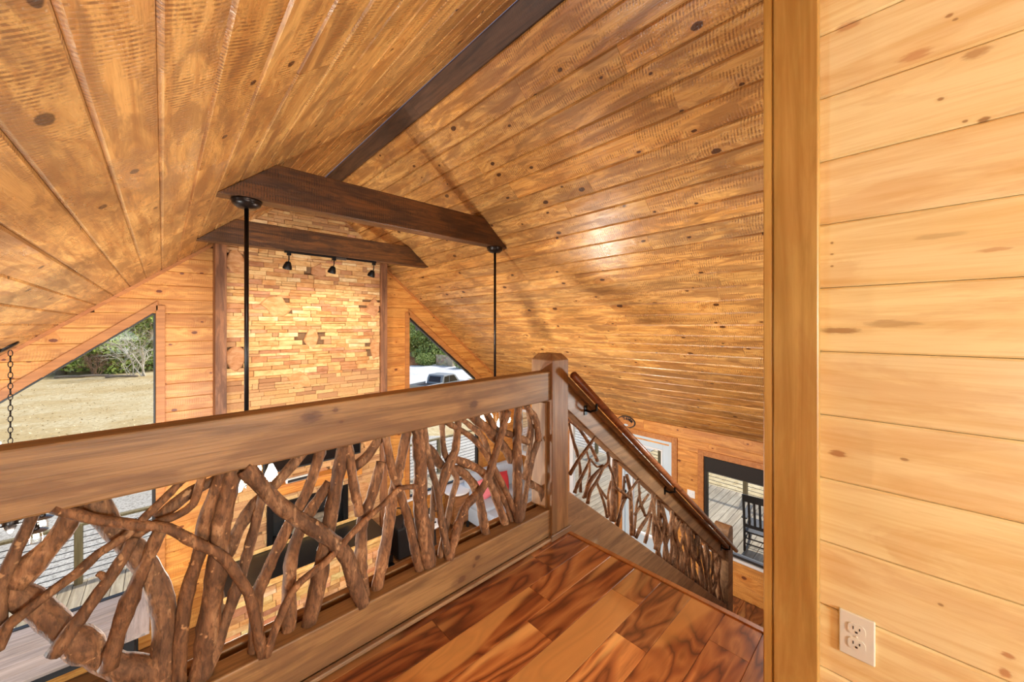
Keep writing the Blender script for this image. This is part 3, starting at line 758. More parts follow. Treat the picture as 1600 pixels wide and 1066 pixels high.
# eave wall openings: casings, frames and panes
def casing_set(root, y0, y1, z0, z1, bottom=False, cw=.09, mat=None):
    x0, x1 = XR - .022, XR + .005; O = root.location
    for b in ((y0 - cw, y0, z0, z1 + cw), (y1, y1 + cw, z0, z1 + cw), (y0, y1, z1, z1 + cw)) + (((y0 - cw, y1 + cw, z0 - cw, z0),) if bottom else ()):
        build('casing_board', G().box(x0 - O.x, x1 - O.x, b[0] - O.y, b[1] - O.y, b[2] - O.z, b[3] - O.z), mat or M['casing'], root, bevel=.003, color=vary(rng, .95, 1.1, .03))
def rect_frame(root, nm, mat, y0, y1, z0, z1, w, x0, x1, wb=None):
    O = root.location; g = G(); wb = wb or w
    g.box(x0, x1, y0, y0 + w, z0, z1); g.box(x0, x1, y1 - w, y1, z0, z1); g.box(x0, x1, y0 + w, y1 - w, z1 - w, z1); g.box(x0, x1, y0 + w, y1 - w, z0, z0 + wb)
    g.v = [tuple(Vector(v) - O) for v in g.v]
    return build(nm, g, mat, root, bevel=.003)
def pane(root, y0, y1, z0, z1, x):
    O = root.location
    return build('pane', G().add([(x - O.x, y0 - O.y, z0 - O.z), (x - O.x, y1 - O.y, z0 - O.z), (x - O.x, y1 - O.y, z1 - O.z), (x - O.x, y0 - O.y, z1 - O.z)], [(0, 1, 2, 3)]), M['glass'], root)
w3 = thing('window_3', 'white-framed window on the eave wall at the far corner above the sofa', None, (XR, 4.92, -2.95), kind='structure')
rect_frame(w3, 'sash', M['white'], 4.92, 6.2, -2.95, -1.90, .06, XR - .01, XR + .07); pane(w3, 4.98, 6.14, -2.89, -1.96, XR + .04); casing_set(w3, 4.92, 6.2, -2.95, -1.90, True, .06)
d1 = thing('door_1', 'white-framed glass door nearer the far corner, deck boards behind it', None, (XR, 3.66, FL), kind='structure')
rect_frame(d1, 'door_leaf', M['white'], 3.66, 4.70, FL, -1.89, .09, XR - .01, XR + .06); pane(d1, 3.75, 4.61, FL + .09, -1.98, XR + .03); casing_set(d1, 3.66, 4.70, FL, -1.89, cw=.08)
d2 = thing('door_2', 'pale blue-white exterior door with a tall glass light, right of the stair rail', None, (XR, 2.62, FL), kind='structure')
rect_frame(d2, 'door_frame', M['bluewhite'], 2.62, 3.51, FL, -1.885, .045, XR - .012, XR + .10)
rect_frame(d2, 'door_leaf', M['bluewhite'], 2.665, 3.465, FL, -1.93, .12, XR + .02, XR + .065, .3)
rect_frame(d2, 'light_bead', M['white'], 2.785, 3.345, FL + .3, -2.05, .025, XR + .008, XR + .075); pane(d2, 2.81, 3.32, FL + .32, -2.075, XR + .04)
hb = build('handle', G().lathe([(.0, 0), (.03, 0), (.032, .02), (.02, .03), (.012, .05), (.03, .065), (.028, .085), (.0, .09)], n=14).xf(Matrix.Translation((.02, .85, .95)) @ Matrix.Rotation(-pi / 2, 4, 'Y')), M['blackmat'], d2, smooth=True)
hb = build('deadbolt', G().lathe([(.0, 0), (.028, 0), (.03, .015), (.015, .025), (.0, .026)], n=14).xf(Matrix.Translation((.02, .85, 1.12)) @ Matrix.Rotation(-pi / 2, 4, 'Y')), M['blackmat'], d2, smooth=True)
casing_set(d2, 2.62, 3.51, FL, -1.885)
w4 = thing('window_4', 'low black-framed picture window with a dark rolled shade, looking on the side deck', None, (XR, .54, -3.34), kind='structure')
rect_frame(w4, 'sash', M['frame'], .54, 2.13, -3.34, -1.975, .04, XR + .0, XR + .08); pane(w4, .58, 2.09, -3.30, -2.015, XR + .05)
casing_set(w4, .54, 2.13, -3.34, -1.975, False, .085)
build('sill_board', G().box(-.04, .02, -.08, 1.67, -.035, 0), M['white'], w4, bevel=.004)
build('roller_shade', G().box(-.012, .05, .02, 1.57, 1.14, 1.36), M['shade'], w4, bevel=.006)

for i, (a, b, c, d) in enumerate(LOPEN):
    wl = thing('window_%d' % (i + 5), ('window in the left eave wall nearer the loft', 'window in the left eave wall nearer the gable')[i], None, (XL, a, c), kind='structure')
    rect_frame(wl, 'sash', M['frame'], a, b, c, d, .05, XL - .09, XL - .02); pane(wl, a + .05, b - .05, c + .05, d - .05, XL - .05)

# --- tie beams (each one timber cut to the roof slopes)
def tie_beam(name, y, label, zb, zt, th=.14):
    xa = lambda z: (RZ - z) / SL
    g = G(); g.prism([(RX - xa(zb) - .0, 0, zb), (RX + xa(zb), 0, zb), (RX + xa(zt), 0, zt), (RX - xa(zt), 0, zt)][::-1], (0, y, 0), (0, y + th, 0))
    o = build(name, g, M['beam'], bevel=.006, origin=(RX, y, zb))
    return tag(o, label, None, None, 'structure')
tie_beam('beam', 3.27, 'nearer dark tie beam across the vault, two fan canopies under it', .93, 1.225)
tie_beam('beam.001', 5.10, 'farther dark tie beam across the vault, carrying the track lights', .915, 1.19)

# ================================================================ the loft railing
rng = random.Random(5)
def spline(pts, step=.02):
    """points (x, y, z) smoothed into a denser line"""
    P = [Vector(p) for p in pts]; out = []
    P = [P[0] * 2 - P[1]] + P + [P[-1] * 2 - P[-2]]
    for i in range(1, len(P) - 2):
        a, b, c, d = P[i - 1:i + 3]; n = max(2, int((c - b).length / step))
        for j in range(n):
            t = j / n
            out.append(.5 * ((2 * b) + (c - a) * t + (2 * a - 5 * b + 4 * c - d) * t * t + (3 * b - a - 3 * c + d) * t ** 3))
    out.append(P[-2]); return out
def branch(parent, pts, r, sides=9, step=.02, taper=.86, name='branch'):
    O = parent.location
    pts = [Vector(p) for p in pts]
    if pts[0].z > pts[-1].z: pts = pts[::-1]      # thick end at the bottom
    L = spline(pts, step); n = len(L); ph = rng.uniform(0, 6)
    if rng.random() < .5: knob = rng.randrange(n)
    else: knob = -9
    rad = []
    for i in range(n):
        t = i / (n - 1)
        w = 1 + .05 * sin(i * .9 + ph) + .045 * sin(i * 2.3 + ph * 2) + rng.uniform(-.04, .04)
        if abs(i - knob) < 2: w *= 1.16
        rad.append(r * w * (1.06 + (taper - 1.06) * t))
    P = [p + Vector((rng.uniform(-.001, .001), rng.uniform(-.001, .001), 0)) - O for p in L]
    g = G().tube(P, rad, sides)
    v = rng.uniform(.82, 1.12); h = rng.uniform(-.05, .05)
    return build(name, g, M['bark'], parent, smooth=True, color=(v * (1 + h), v, v * (1 - h * 1.2)))
lr = thing('loft_railing', 'rustic railing of twisted bare branches between two timber rails along the loft edge', 'railing', (1.69, 1.46, LF))
O = lr.location
def rp(nm, g, mat, **k):
    return build(nm, G().add([tuple(Vector(v) - O) for v in g.v], g.f), mat, lr, **k)
x0, x1 = XL + .02, 1.618
zt = lambda x: -.2805 + (x + .27) * .0118
zb = lambda x: -.4470 + (x + .27) * .0118
y0, y1 = 1.40, 1.482
def rail_piece(nm, x0, x1, y0, y1, ztf, zbf, mat, bev=.006):
    return rp(nm, G().hexa([(x0, y0, zbf(x0)), (x1, y0, zbf(x1)), (x1, y1, zbf(x1)), (x0, y1, zbf(x0)), (x0, y0, ztf(x0)), (x1, y0, ztf(x1)), (x1, y1, ztf(x1)), (x0, y1, ztf(x0))]), mat, bevel=bev, seg=2)
rail_piece('top_rail', x0, x1, y0, y1, zt, zb, M['rail'])
rail_piece('bottom_rail', x0, x1, 1.40, 1.478, lambda x: -1.047, lambda x: -1.2, M['rail'])
rail_piece('back_board', x0, x1, 1.515, 1.55, lambda x: -1.05, lambda x: -1.48, M['rail'], .004)
rail_piece('base_strip', x0, x1, 1.378, 1.40, lambda x: -1.198, lambda x: -1.215, M['stairrail'], .004)
def newel(fn, x0, x1, y0, y1, z0, z1, cap):
    g = G(); g.box(x0, x1, y0, y1, z0, z1)
    ch = .028
    g.f.pop(1)
    k = len(g.v); g.v += [(x0 + ch, y0 + ch, z1 + cap), (x1 - ch, y0 + ch, z1 + cap), (x1 - ch, y1 - ch, z1 + cap), (x0 + ch, y1 - ch, z1 + cap)]
    g.f += [(4, 5, k + 1, k), (5, 6, k + 2, k + 1), (6, 7, k + 3, k + 2), (7, 4, k, k + 3), (k, k + 1, k + 2, k + 3)]
    return fn('newel_post', g, M['post'], bevel=.0035)
newel(rp, 1.615, 1.762, 1.385, 1.55, LF, -.195, .035)
rp('half_post', G().box(1.60, 1.617, 1.425, 1.535, -1.047, -.44), M['post'], bevel=.003, color=(.95, .95, .93))
rp('base_plate', G().box(1.596, 1.775, 1.372, 1.386, LF, LF + .035).box(1.598, 1.615, 1.386, 1.42, LF, LF + .03), M['stairrail'], bevel=.004)
for r, off, pts in LOFT_BRANCHES:
    P_ = [(x, 1.445 + off, z) for x, z in pts]
    for e, nb_ in ((0, 1), (-1, -2)):
        a_, b_ = P_[e], P_[nb_]
        tgt = -.438 if a_[2] > -.535 and a_[2] > b_[2] else (-1.052 if -1.045 < a_[2] < -.93 and a_[2] < b_[2] else None)
        if tgt is not None:
            q_ = (a_[0] + max(-.04, min(.04, (a_[0] - b_[0]) * (tgt - a_[2]) / (a_[2] - b_[2]))), a_[1], tgt)
            P_ = [q_] + P_ if e == 0 else P_ + [q_]
    branch(lr, P_, r)
rr = random.Random(3)
x = -.42
while x > -1.9:        # the railing goes on past the frame
    s = rr.uniform(-.16, .16)
    branch(lr, [(x + s, 1.44 + rr.uniform(-.02, .03), -.455), (x + s * .4 + rr.uniform(-.03, .03), 1.44, -.65), (x - s * .3 + rr.uniform(-.03, .03), 1.44, -.85), (x - s * .6, 1.44, -1.045)], rr.uniform(.014, .027))
    x -= rr.uniform(.07, .14)

# ================================================================ the stairs and their railing
sr = thing('stair_railing', 'sloping stair railing of dense twisted branches with a round handrail', 'railing', (1.77, 1.42, LF))
O2 = sr.location
def sp(nm, g, mat, parent=None, **k):
    off = O2 if parent is None else O2
    return build(nm, G().add([tuple(Vector(v) - O2) for v in g.v], g.f), mat, parent or sr, **k)
S_ = .7545
lt = lambda x: -.317 - (x - 1.805) * S_
def slope_bar(nm, x0, x1, y0, y1, dz0, dz1, mat, bev=.005):
    a, b = lt(x0), lt(x1)
    return sp(nm, G().hexa([(x0, y0, a + dz0), (x1, y0, b + dz0), (x1, y1, b + dz0), (x0, y1, a + dz0), (x0, y0, a + dz1), (x1, y0, b + dz1), (x1, y1, b + dz1), (x0, y1, a + dz1)]), mat, bevel=bev, seg=2)
slope_bar('top_rail', 1.763, 4.665, 1.42, 1.50, -.195, 0, M['stairrail'])
slope_bar('ledge_rail', 1.763, 4.665, 1.385, 1.42, -.05, -.012, M['stairrail'])
slope_bar('bottom_rail', 1.763, 4.665, 1.41, 1.50, -.94, -.69, M['stairrail'])
g = G(); g.box(4.66, 4.82, 1.39, 1.55, FL, -2.36)
arc = [(4.66, 1.39, -2.36), (4.66, 1.55, -2.36)]
pr = [(4.66, -2.36)] + [(4.74 + .08 * cos(a), -2.36 + .07 * sin(a)) for a in [pi - pi * i / 10 for i in range(11)]] + [(4.82, -2.36)]
g.prism([(x, 0, z) for x, z in pr[::-1]], (0, 1.39, 0), (0, 1.55, 0))
sp('newel_post', g, M['stairrail'])
hy = 1.335
hr = sp('handrail', G().tube([(1.745, hy, lt(1.745) - .012), (4.74, hy, lt(4.74) - .012)], .023, 14), M['handrail'], smooth=True)
for bx in (1.98, 3.12, 4.52):
    z = lt(bx)
    sp('bracket', G().tube([(bx, 1.42, z - .09), (bx, 1.38, z - .095), (bx, hy, z - .075), (bx, hy, z - .035)], .008, 8).cbox((bx, 1.4175, z - .09), (.03, .006, .06)), M['black'], hr)
for r, off, pts in STAIR_BRANCHES:
    branch(sr, [(x, 1.455 + off, z) for x, z in pts], r, sides=7, step=.03)
x = 3.02
while x < 4.62:
    zt_, zb_ = lt(x) - .18, lt(x) - .70
    s = rr.uniform(-.09, .09); k = rr.uniform(-.05, .05)
    pts = [(x + s, zt_ - s * S_ + .0), (x + s * .5 + k, (zt_ * 2 + zb_) / 3), (x - s * .3 - k, (zt_ + zb_ * 2) / 3), (x - s * .7, zb_ + s * .7 * S_)]
    branch(sr, [(min(a, 4.64), 1.455 + rr.uniform(-.025, .03), b) for a, b in pts], rr.uniform(.011, .021), sides=6, step=.05)
    x += rr.uniform(.035, .065)

st = thing('staircase', 'wooden staircase descending from the loft edge beside the branch railing', 'staircase', (1.77, .9, FL))
n_ = 14; rise = (LF - FL) / n_; run = .25
for i in range(1, n_):
    z = LF - rise * i - FL; x = .01 + run * (i - 1)
    build('tread', G().box(x, x + run + .02, -.62, .48, z - .035, z), M['floor'], st, bevel=.004, color=(.8, .75, .7))
    build('riser', G().box(x, x + .018, -.62, .48, z, z + rise - .037), M['stairrail'], st)
g = G(); L = run * (n_ - 1)
g.hexa([(.0, -.645, LF - FL - .62), (L, -.645, 0), (L, -.622, 0), (.0, -.622, LF - FL - .62), (.0, -.645, LF - FL - .02), (L + .1, -.645, .12), (L + .1, -.622, .12), (.0, -.622, LF - FL - .02)])
build('stringer', g, M['stairrail'], st)

# ================================================================ fireplace
rng = random.Random(21)
fp = thing('stone_fireplace', 'tall ledge-stone chimney and fireplace with a dark timber at each side', 'fireplace', (1.645, 6.1, FL))
OF = fp.location
def fpart(nm, g, mat, parent=None, **k):
    return build(nm, G().add([tuple(Vector(v) - OF) for v in g.v], g.f), mat, parent or fp, **k)
CX0, CX1, CY = .60, 2.69, 6.10
FX0, FX1, FZ0, FZ1 = 1.07, 2.12, -3.08, -2.52          # firebox opening
g = G()
TOP = .985
g.box(CX0, FX0, CY + .03, YG, FL, FZ1); g.box(FX1, CX1, CY + .03, YG, FL, FZ1); g.box(FX0, FX1, CY + .03, YG, FL, FZ0)
g.box(CX0, CX1, CY + .03, YG, FZ1, TOP - .15)
xa = lambda z: (RZ - z) / SL
g.prism([(CX0, 0, TOP - .15), (CX1, 0, TOP - .15), (RX + xa(1.9), 0, 1.9), (RX - xa(1.9), 0, 1.9)][::-1], (0, CY + .03, 0), (0, YG, 0))
fpart('chimney_core', g, M['mortar'])
for a, b in ((.485, .605), (2.665, 2.775)):
    fpart('side_timber', G().box(a, b, CY - .06, YG, FL, roofz(a if a < RX else b) - .015), M['chimneypost'], bevel=.004)
# large irregular field stones among the ledge stones: outlines in the chimney face (x, z)
BIG = [(.68, .86, .13, .16), (1.17, .275, .16, .13), (.70, -.42, .13, .19), (1.62, -.165, .085, .14), (1.47, -.80, .14, .12), (2.55, .30, .11, .16), (2.60, -.38, .08, .15), (1.72, .84, .10, .10),
       (2.42, -2.75, .13, .18), (.80, -2.9, .13, .17), (1.72, -2.22, .12, .13), (.74, -1.9, .10, .2), (2.5, -1.9, .12, .12)]
def inside_big(x, z):
    for bx, bz, a, b in BIG:
        if ((x - bx) / a) ** 2 + ((z - bz) / b) ** 2 < .6: return True
    return False
SC_ = [srgb(222, 184, 130), srgb(210, 166, 112), srgb(200, 150, 100), srgb(226, 196, 150), srgb(186, 136, 96), srgb(196, 146, 112), srgb(172, 124, 92), srgb(214, 172, 122)]
SW = [4, 4, 3, 2.5, 2, 1.6, 1.0, 3]
def rock(x0, x1, z0, z1, y0, proud, jit=.006):
    """one split stone: eight front corners pulled about, flat back"""
    r = lambda a=jit: rng.uniform(-a, a)
    f = [(x0 + abs(r()), y0 - proud + r(.004), z0 + abs(r(.004))), (x1 - abs(r()), y0 - proud + r(.004), z0 + abs(r(.004))), (x1 - abs(r()), y0 - proud + r(.004), z1 - abs(r(.004))), (x0 + abs(r()), y0 - proud + r(.004), z1 - abs(r(.004)))]
    b = [(x0 + .001, y0 + .03, z0 + .001), (x1 - .001, y0 + .03, z0 + .001), (x1 - .001, y0 + .03, z1 - .001), (x0 + .001, y0 + .03, z1 - .001)]
    c = .004
    m = [(p[0] + (c if i in (1, 2) else -c) * .8, p[1] + .007, p[2] + (c if i in (2, 3) else -c) * .6) for i, p in enumerate(f)]
    m = [(min(max(q[0], x0 + .001), x1 - .001), q[1], min(max(q[2], z0 + .001), z1 - .001)) for q in m]
    g = G(); g.v = f + m + b
    g.f = [(0, 1, 2, 3)] + [(i + 4, (i + 1) % 4 + 4, (i + 1) % 4, i) for i in range(4)] + [(i + 8, (i + 1) % 4 + 8, (i + 1) % 4 + 4, i + 4) for i in range(4)]
    return g
stones = []
z = FL
while z < 1.75:
    h = rng.choice([.038, .045, .052, .06, .07, .08])
    z1 = z + h
    half = xa(max(z, TOP - .15)) if z1 > TOP - .15 else 9
    lo, hi = max(CX0, RX - half), min(CX1, RX + half)
    x = lo
    while x < hi - .02:
        L = min(max(rng.gauss(.20, .075), .07), .42); xe = min(x + L, hi)
        if hi - xe < .06: xe = hi
        ok = not (FX0 < xe - .02 and x + .02 < FX1 and FZ0 < z1 - .01 and z + .01 < FZ1)
        if not ok:
            if x < FX0 - .05: xe = FX0; ok = True
            elif x < FX1: x = FX1; continue
        if ok and not inside_big((x + xe) / 2, (z + z1) / 2):
            if rng.random() < .22 and h > .06:
                zm = z + h * rng.uniform(.4, .6); stones.append((x, xe, z, zm)); stones.append((x, xe, zm, z1))
            else: stones.append((x, xe, z, z1))
        x = xe
    z = z1
def vis(s): return (s[2] > -.72 and s[3] < 1.45) or (-3.05 < s[2] < -2.15 and s[0] < 1.5 and .6 < s[0])
seen = sorted([s for s in stones if s[2] > -.75 and s[3] < 1.5], key=lambda s: -(s[1] - s[0]) * (s[3] - s[2]))[:286]
ss = set(seen)
for s in seen:
    c = rng.choices(SC_, SW)[0]; v = rng.uniform(.9, 1.08)
    fpart('stone', rock(*s, CY + .015, rng.uniform(.008, .03)), M['stone'], color=tuple(q * v for q in c))
gm = G()
for s in stones:
    if s not in ss:
        r_ = rock(*s, CY + .015, rng.uniform(.008, .03)); gm.add(r_.v, r_.f)
tag(fpart('small_stones', gm, M['stonemass']), None, None, None, 'stuff')
for bx, bz, a, b in BIG:
    n = 9; out = []
    for i in range(n):
        t = 2 * pi * i / n + rng.uniform(-.2, .2); k = rng.uniform(.8, 1.35)
        out.append((min(max(bx + a * k * cos(t), CX0 + .004), CX1 - .03), bz + b * k * sin(t)))
    y_ = CY - .012
    g = G(); ins = [((x - bx) * .9 + bx, y_ + rng.uniform(-.006, .006), (z - bz) * .9 + bz) for x, z in out]
    g.v = ins + [(x, y_ + .012, z) for x, z in out] + [(x, CY + .03, z) for x, z in out]
    g.f = [tuple(range(n))] + [(i + n, (i + 1) % n + n, (i + 1) % n, i) for i in range(n)] + [(i + 2 * n, (i + 1) % n + 2 * n, (i + 1) % n + n, i + n) for i in range(n)]
    fpart('field_stone', g, M['stone'], color=rng.choice([srgb(200, 152, 108), srgb(206, 160, 112), srgb(190, 142, 104)]))
# firebox with dark metal surround, glass door, logs
fb = fpart('firebox', G().box(FX0, FX1, YG - .01, YG + .02, FZ0, FZ1).box(FX0, FX0 + .02, CY, YG, FZ0, FZ1).box(FX1 - .02, FX1, CY, YG, FZ0, FZ1).box(FX0, FX1, CY, YG, FZ1 - .02, FZ1).box(FX0, FX1, CY, YG, FZ0, FZ0 + .02), M['blackmat'])
g = G(); w = .05; y0, y1 = CY - .035, CY + .02
g.box(FX0 - .02, FX0 + w, y0, y1, FZ0, FZ1 + .02); g.box(FX1 - w, FX1 + .02, y0, y1, FZ0, FZ1 + .02); g.box(FX0 + w, FX1 - w, y0, y1, FZ1 - w + .02, FZ1 + .02); g.box(FX0 + w, FX1 - w, y0, y1, FZ0, FZ0 + .03)
fpart('door_frame', g, M['black'], fb, bevel=.004)
fpart('glass_door', G().add([(FX0 + w, CY - .01, FZ0 + .03), (FX1 - w, CY - .01, FZ0 + .03), (FX1 - w, CY - .01, FZ1 - w + .02), (FX0 + w, CY - .01, FZ1 - w + .02)], [(0, 1, 2, 3)]), M['glass'], fb)
for i, (a, b, r_) in enumerate((((1.25, 6.18, -3.0), (1.95, 6.22, -2.98), .05), ((1.3, 6.25, -2.93), (1.85, 6.17, -2.90), .045), ((1.4, 6.2, -2.84), (1.75, 6.25, -2.80), .035))):
    fpart('log', G().tube(spline([a, ((a[0] + b[0]) / 2, (a[1] + b[1]) / 2 - .01, (a[2] + b[2]) / 2 + .015), b], .1), r_, 9), M['trunk'], fb, smooth=True)
# raised hearth: stone front under a black slab with a pale stone lip
fpart('hearth_slab', G().box(.52, 2.46, 5.34, CY - .0, -3.135, -3.10), M['granite'], bevel=.004)
fpart('hearth_lip', G().box(.50, 2.48, 5.29, 5.34, -3.15, -3.095).box(.62, 2.42, CY - .045, CY - .02, -3.10, -3.05), M['stone'], bevel=.008, color=srgb(220, 182, 120))
fpart('hearth_core', G().box(.54, 2.44, 5.36, CY, FL, -3.135), M['mortar'])
z = FL; k = 0
while z < -3.16:
    h = min(rng.choice([.06, .075, .09]), -3.15 - z); x = .52
    while x < 2.46:
        xe = min(2.46, x + rng.uniform(.1, .3))
        if 2.46 - xe < .05: xe = 2.46
        fpart('hearth_stone', rock(x, xe, z, z + h, 5.345, rng.uniform(.005, .02)), M['stone'], color=tuple(q * rng.uniform(.85, 1.05) for q in rng.choices(SC_, SW)[0]))
        x = xe
    z += h
mt = fpart('mantel', G().box(1.02, 2.30, 5.90, CY + .02, -2.34, -2.20), M['mantelwood'], bevel=.012, seg=2)
tv = thing('wall_television', 'black wall television above the timber mantel of the stone chimney', 'television', (1.66, 6.05, -1.65))
build('casing', G().box(-.66, .66, -.03, .03, -.39, .39), M['blackmat'], tv, bevel=.006)
build('screen', G().box(-.64, .64, -.034, -.03, -.365, .375), M['screen'], tv)
build('wall_bracket', G().box(-.2, .2, .03, .09, -.15, .15), M['black'], tv)
sb_ = thing('soundbar', 'short pale soundbar lying on the timber mantel', 'speaker', (1.42, 5.96, -2.2))
build('body', G().box(-.17, .17, -.035, .035, 0, .055), M['white'], sb_, bevel=.012, seg=2)
build('grille', G().box(-.15, .15, -.037, -.033, .008, .047), M['blackmat'], sb_)

# ================================================================ lights
def fan(name, x, label, LA):
    zb_ = .93; f = thing(name, label, 'ceiling fan', (x, 3.34, zb_), 0, 'ceiling fans under the nearer tie beam')
    build('canopy', G().lathe([(.0, 0), (.095, 0), (.098, -.010), (.092, -.016), (.092, -.024), (.085, -.038), (.06, -.058), (.03, -.066), (.0, -.066)][::-1], n=28), M['bronze'], f, smooth=True)
    build('downrod', G().tube([(0, 0, -.06), (0, 0, -1.66)], .0145, 14), M['bronze'], f, smooth=True)
    build('motor_housing', G().lathe([(0, -1.625), (.03, -1.625), (.04, -1.665), (.11, -1.685), (.135, -1.72), (.135, -1.79), (.10, -1.82), (.06, -1.83), (0, -1.83)][::-1], n=28), M['bronze'], f, smooth=True)
    for k in range(5):
        a = 2 * pi * k / 5 + .35
        R = Matrix.Rotation(a, 4, 'Z')
        iron = build('blade_iron', G().box(.10, .24, -.02, .02, -1.80, -1.79).xf(R), M['bronze'], f, bevel=.002)
        g = G(); pr = [(.20, -.045), (.62, -.068), (.66, -.05), (.675, 0), (.66, .05), (.62, .068), (.20, .045)]
        g.prism([(px, py, -1.79 + py * .12) for px, py in pr], (0, 0, 0), (0, 0, .007)); g.xf(R)
        build('blade', g, M['blackmat'], f)
    lk = build('light_kit', G().lathe([(0, -1.83), (.055, -1.83), (.06, -1.87), (.045, -1.91), (0, -1.915)][::-1], n=20), M['bronze'], f, smooth=True)
    for k in range(4):
        a = 2 * pi * k / 4 + LA
        c = Vector((.16 * cos(a), .16 * sin(a), -1.965))
        build('lamp_arm', G().tube([(.04 * cos(a), .04 * sin(a), -1.87), (.11 * cos(a), .11 * sin(a), -1.862), (.15 * cos(a), .15 * sin(a), -1.90), (c.x, c.y, -1.96)], .008, 8), M['bronze'], lk)
        build('bulb', G().lathe([(0, 0), (.014, 0), (.02, -.02), (.038, -.06), (.042, -.085), (.03, -.115), (0, -.126)][::-1], c, 14), M['bulb'], lk, smooth=True)
    for px, L in ((-.075, .19), (-.01, .17)):
        ch = build('pull_chain', G().tube([(px, -.03, -1.90), (px, -.03, -1.90 - L)], .0018, 5), M['chrome'], f)
        build('fob', G().lathe([(0, 0), (.006, -.004), (.009, -.02), (.006, -.036), (0, -.04)][::-1], (px, -.03, -1.90 - L), 10), M['chrome'], ch, smooth=True)
    lamp(name + '_glow', 'POINT', (x, 3.34, zb_ - 2.26), 165, WARM, shadow_soft_size=.05)
    return f
fan('ceiling_fan', .45, 'dark ceiling fan on the rod in front of the stone chimney', -.49)
fan('ceiling_fan.001', 2.86, 'dark ceiling fan on the rod nearer the stairs, right of the chimney', -.30)

tk = thing('track_light', 'black track light with three spotlights under the farther tie beam', 'light', (1.64, 5.16, .915))
build('track', G().box(-.57, .56, -.018, .018, -.022, 0), M['black'], tk, bevel=.002)
build('feed_box', G().box(.02, .15, -.02, .02, -.034, -.004), M['chrome'], tk, bevel=.002)
for x, tx in ((-.52, -.12), (-.0, -.25), (.53, -.35)):
    hd = build('spotlight', G().lathe([(0, 0), (.022, 0), (.03, .012), (.045, .05), (.052, .085), (.05, .09), (.0, .082)], n=18).xf(Matrix.Translation((x, .03, -.125)) @ Matrix.Rotation(radians(200), 4, 'X') @ Matrix.Rotation(tx * .6, 4, 'Y')), M['black'], tk, smooth=True)
    build('stem', G().tube([(x, 0, -.05), (x, 0, -.10), (x, .02, -.125)], .007, 8).box(x - .022, x + .022, -.016, .016, -.052, -.02), M['black'], hd)
for x in (1.12, 1.64, 2.17):
    l = lamp('track_beam', 'SPOT', (x, 5.16 + .05, .70), 60, (1, .88, .7), spot_size=radians(110), spot_blend=.9, shadow_soft_size=.05); aim(l, (x, 6.2, -.5))

# chandelier on a chain over the dining table
cx, cy = -1.06, 5.86; cz = roofz(cx) - .03
cd = thing('chandelier', 'dark chandelier with clear jar lamps hanging on a chain over the dining table', 'chandelier', (cx, cy, cz))
tilt = Matrix.Rotation(-TH, 4, 'Y')
build('canopy', G().lathe([(0, .028), (.078, .028), (.08, .012), (.07, .004), (.02, 0), (0, 0)][::-1], n=24).xf(tilt), M['black'], cd, smooth=True)
g = G()
z = -.02; k = 0
LINKH = .058
while z > -1.58:
    a = (k % 2) * pi / 2
    pts = []
    for i in range(11):
        t = 2 * pi * i / 10
        px, pz = .014 * cos(t), .031 * sin(t)
        pts.append((px * cos(a), px * sin(a), z - .028 + pz))
    build('chain_link', G().tube(pts, .0036, 6, caps=False), M['bronze'], cd, smooth=True)
    z -= LINKH * .9; k += 1
hub = build('hub', G().lathe([(0, -1.560), (.012, -1.560), (.02, -1.600), (.045, -1.640), (.05, -1.680), (.03, -1.730), (.012, -1.760), (0, -1.770)][::-1], n=18), M['bronze'], cd, smooth=True)
for k in range(4):
    a = 2 * pi * k / 4 - .75; R = Matrix.Rotation(a, 4, 'Z')
    arm = build('arm', G().tube([tuple(R @ Vector(p)) for p in ((.03, 0, -1.680), (.12, 0, -1.665), (.19, 0, -1.645), (.235, 0, -1.58), (.245, 0, -1.690))], .008, 8), M['bronze'], cd, smooth=True)
    c = tuple(R @ Vector((.245, 0, -1.690)))
    build('socket', G().lathe([(0, .0), (.018, 0), (.022, -.03), (.022, -.055), (0, -.055)][::-1], c, 14), M['bronze'], arm, smooth=True)
    build('disc_shade', G().lathe([(.02, -.035), (.03, -.03), (.075, -.052), (.077, -.056), (.03, -.036), (.02, -.041)], c, 24), M['chrome'], arm, smooth=True)
    build('jar', G().lathe([(.022, -.058), (.04, -.075), (.042, -.15), (.036, -.165), (.02, -.17), (.0, -.17)], c, 18), M['bulbglass'], arm, smooth=True)
    build('bulb', G().lathe([(0, -.055), (.009, -.056), (.014, -.075), (.02, -.10), (.016, -.125), (0, -.132)][::-1], c, 12), M['bulb'], arm, smooth=True)
lamp('chandelier_glow', 'POINT', (cx, cy, cz - 1.85), 60, WARM, shadow_soft_size=.12)

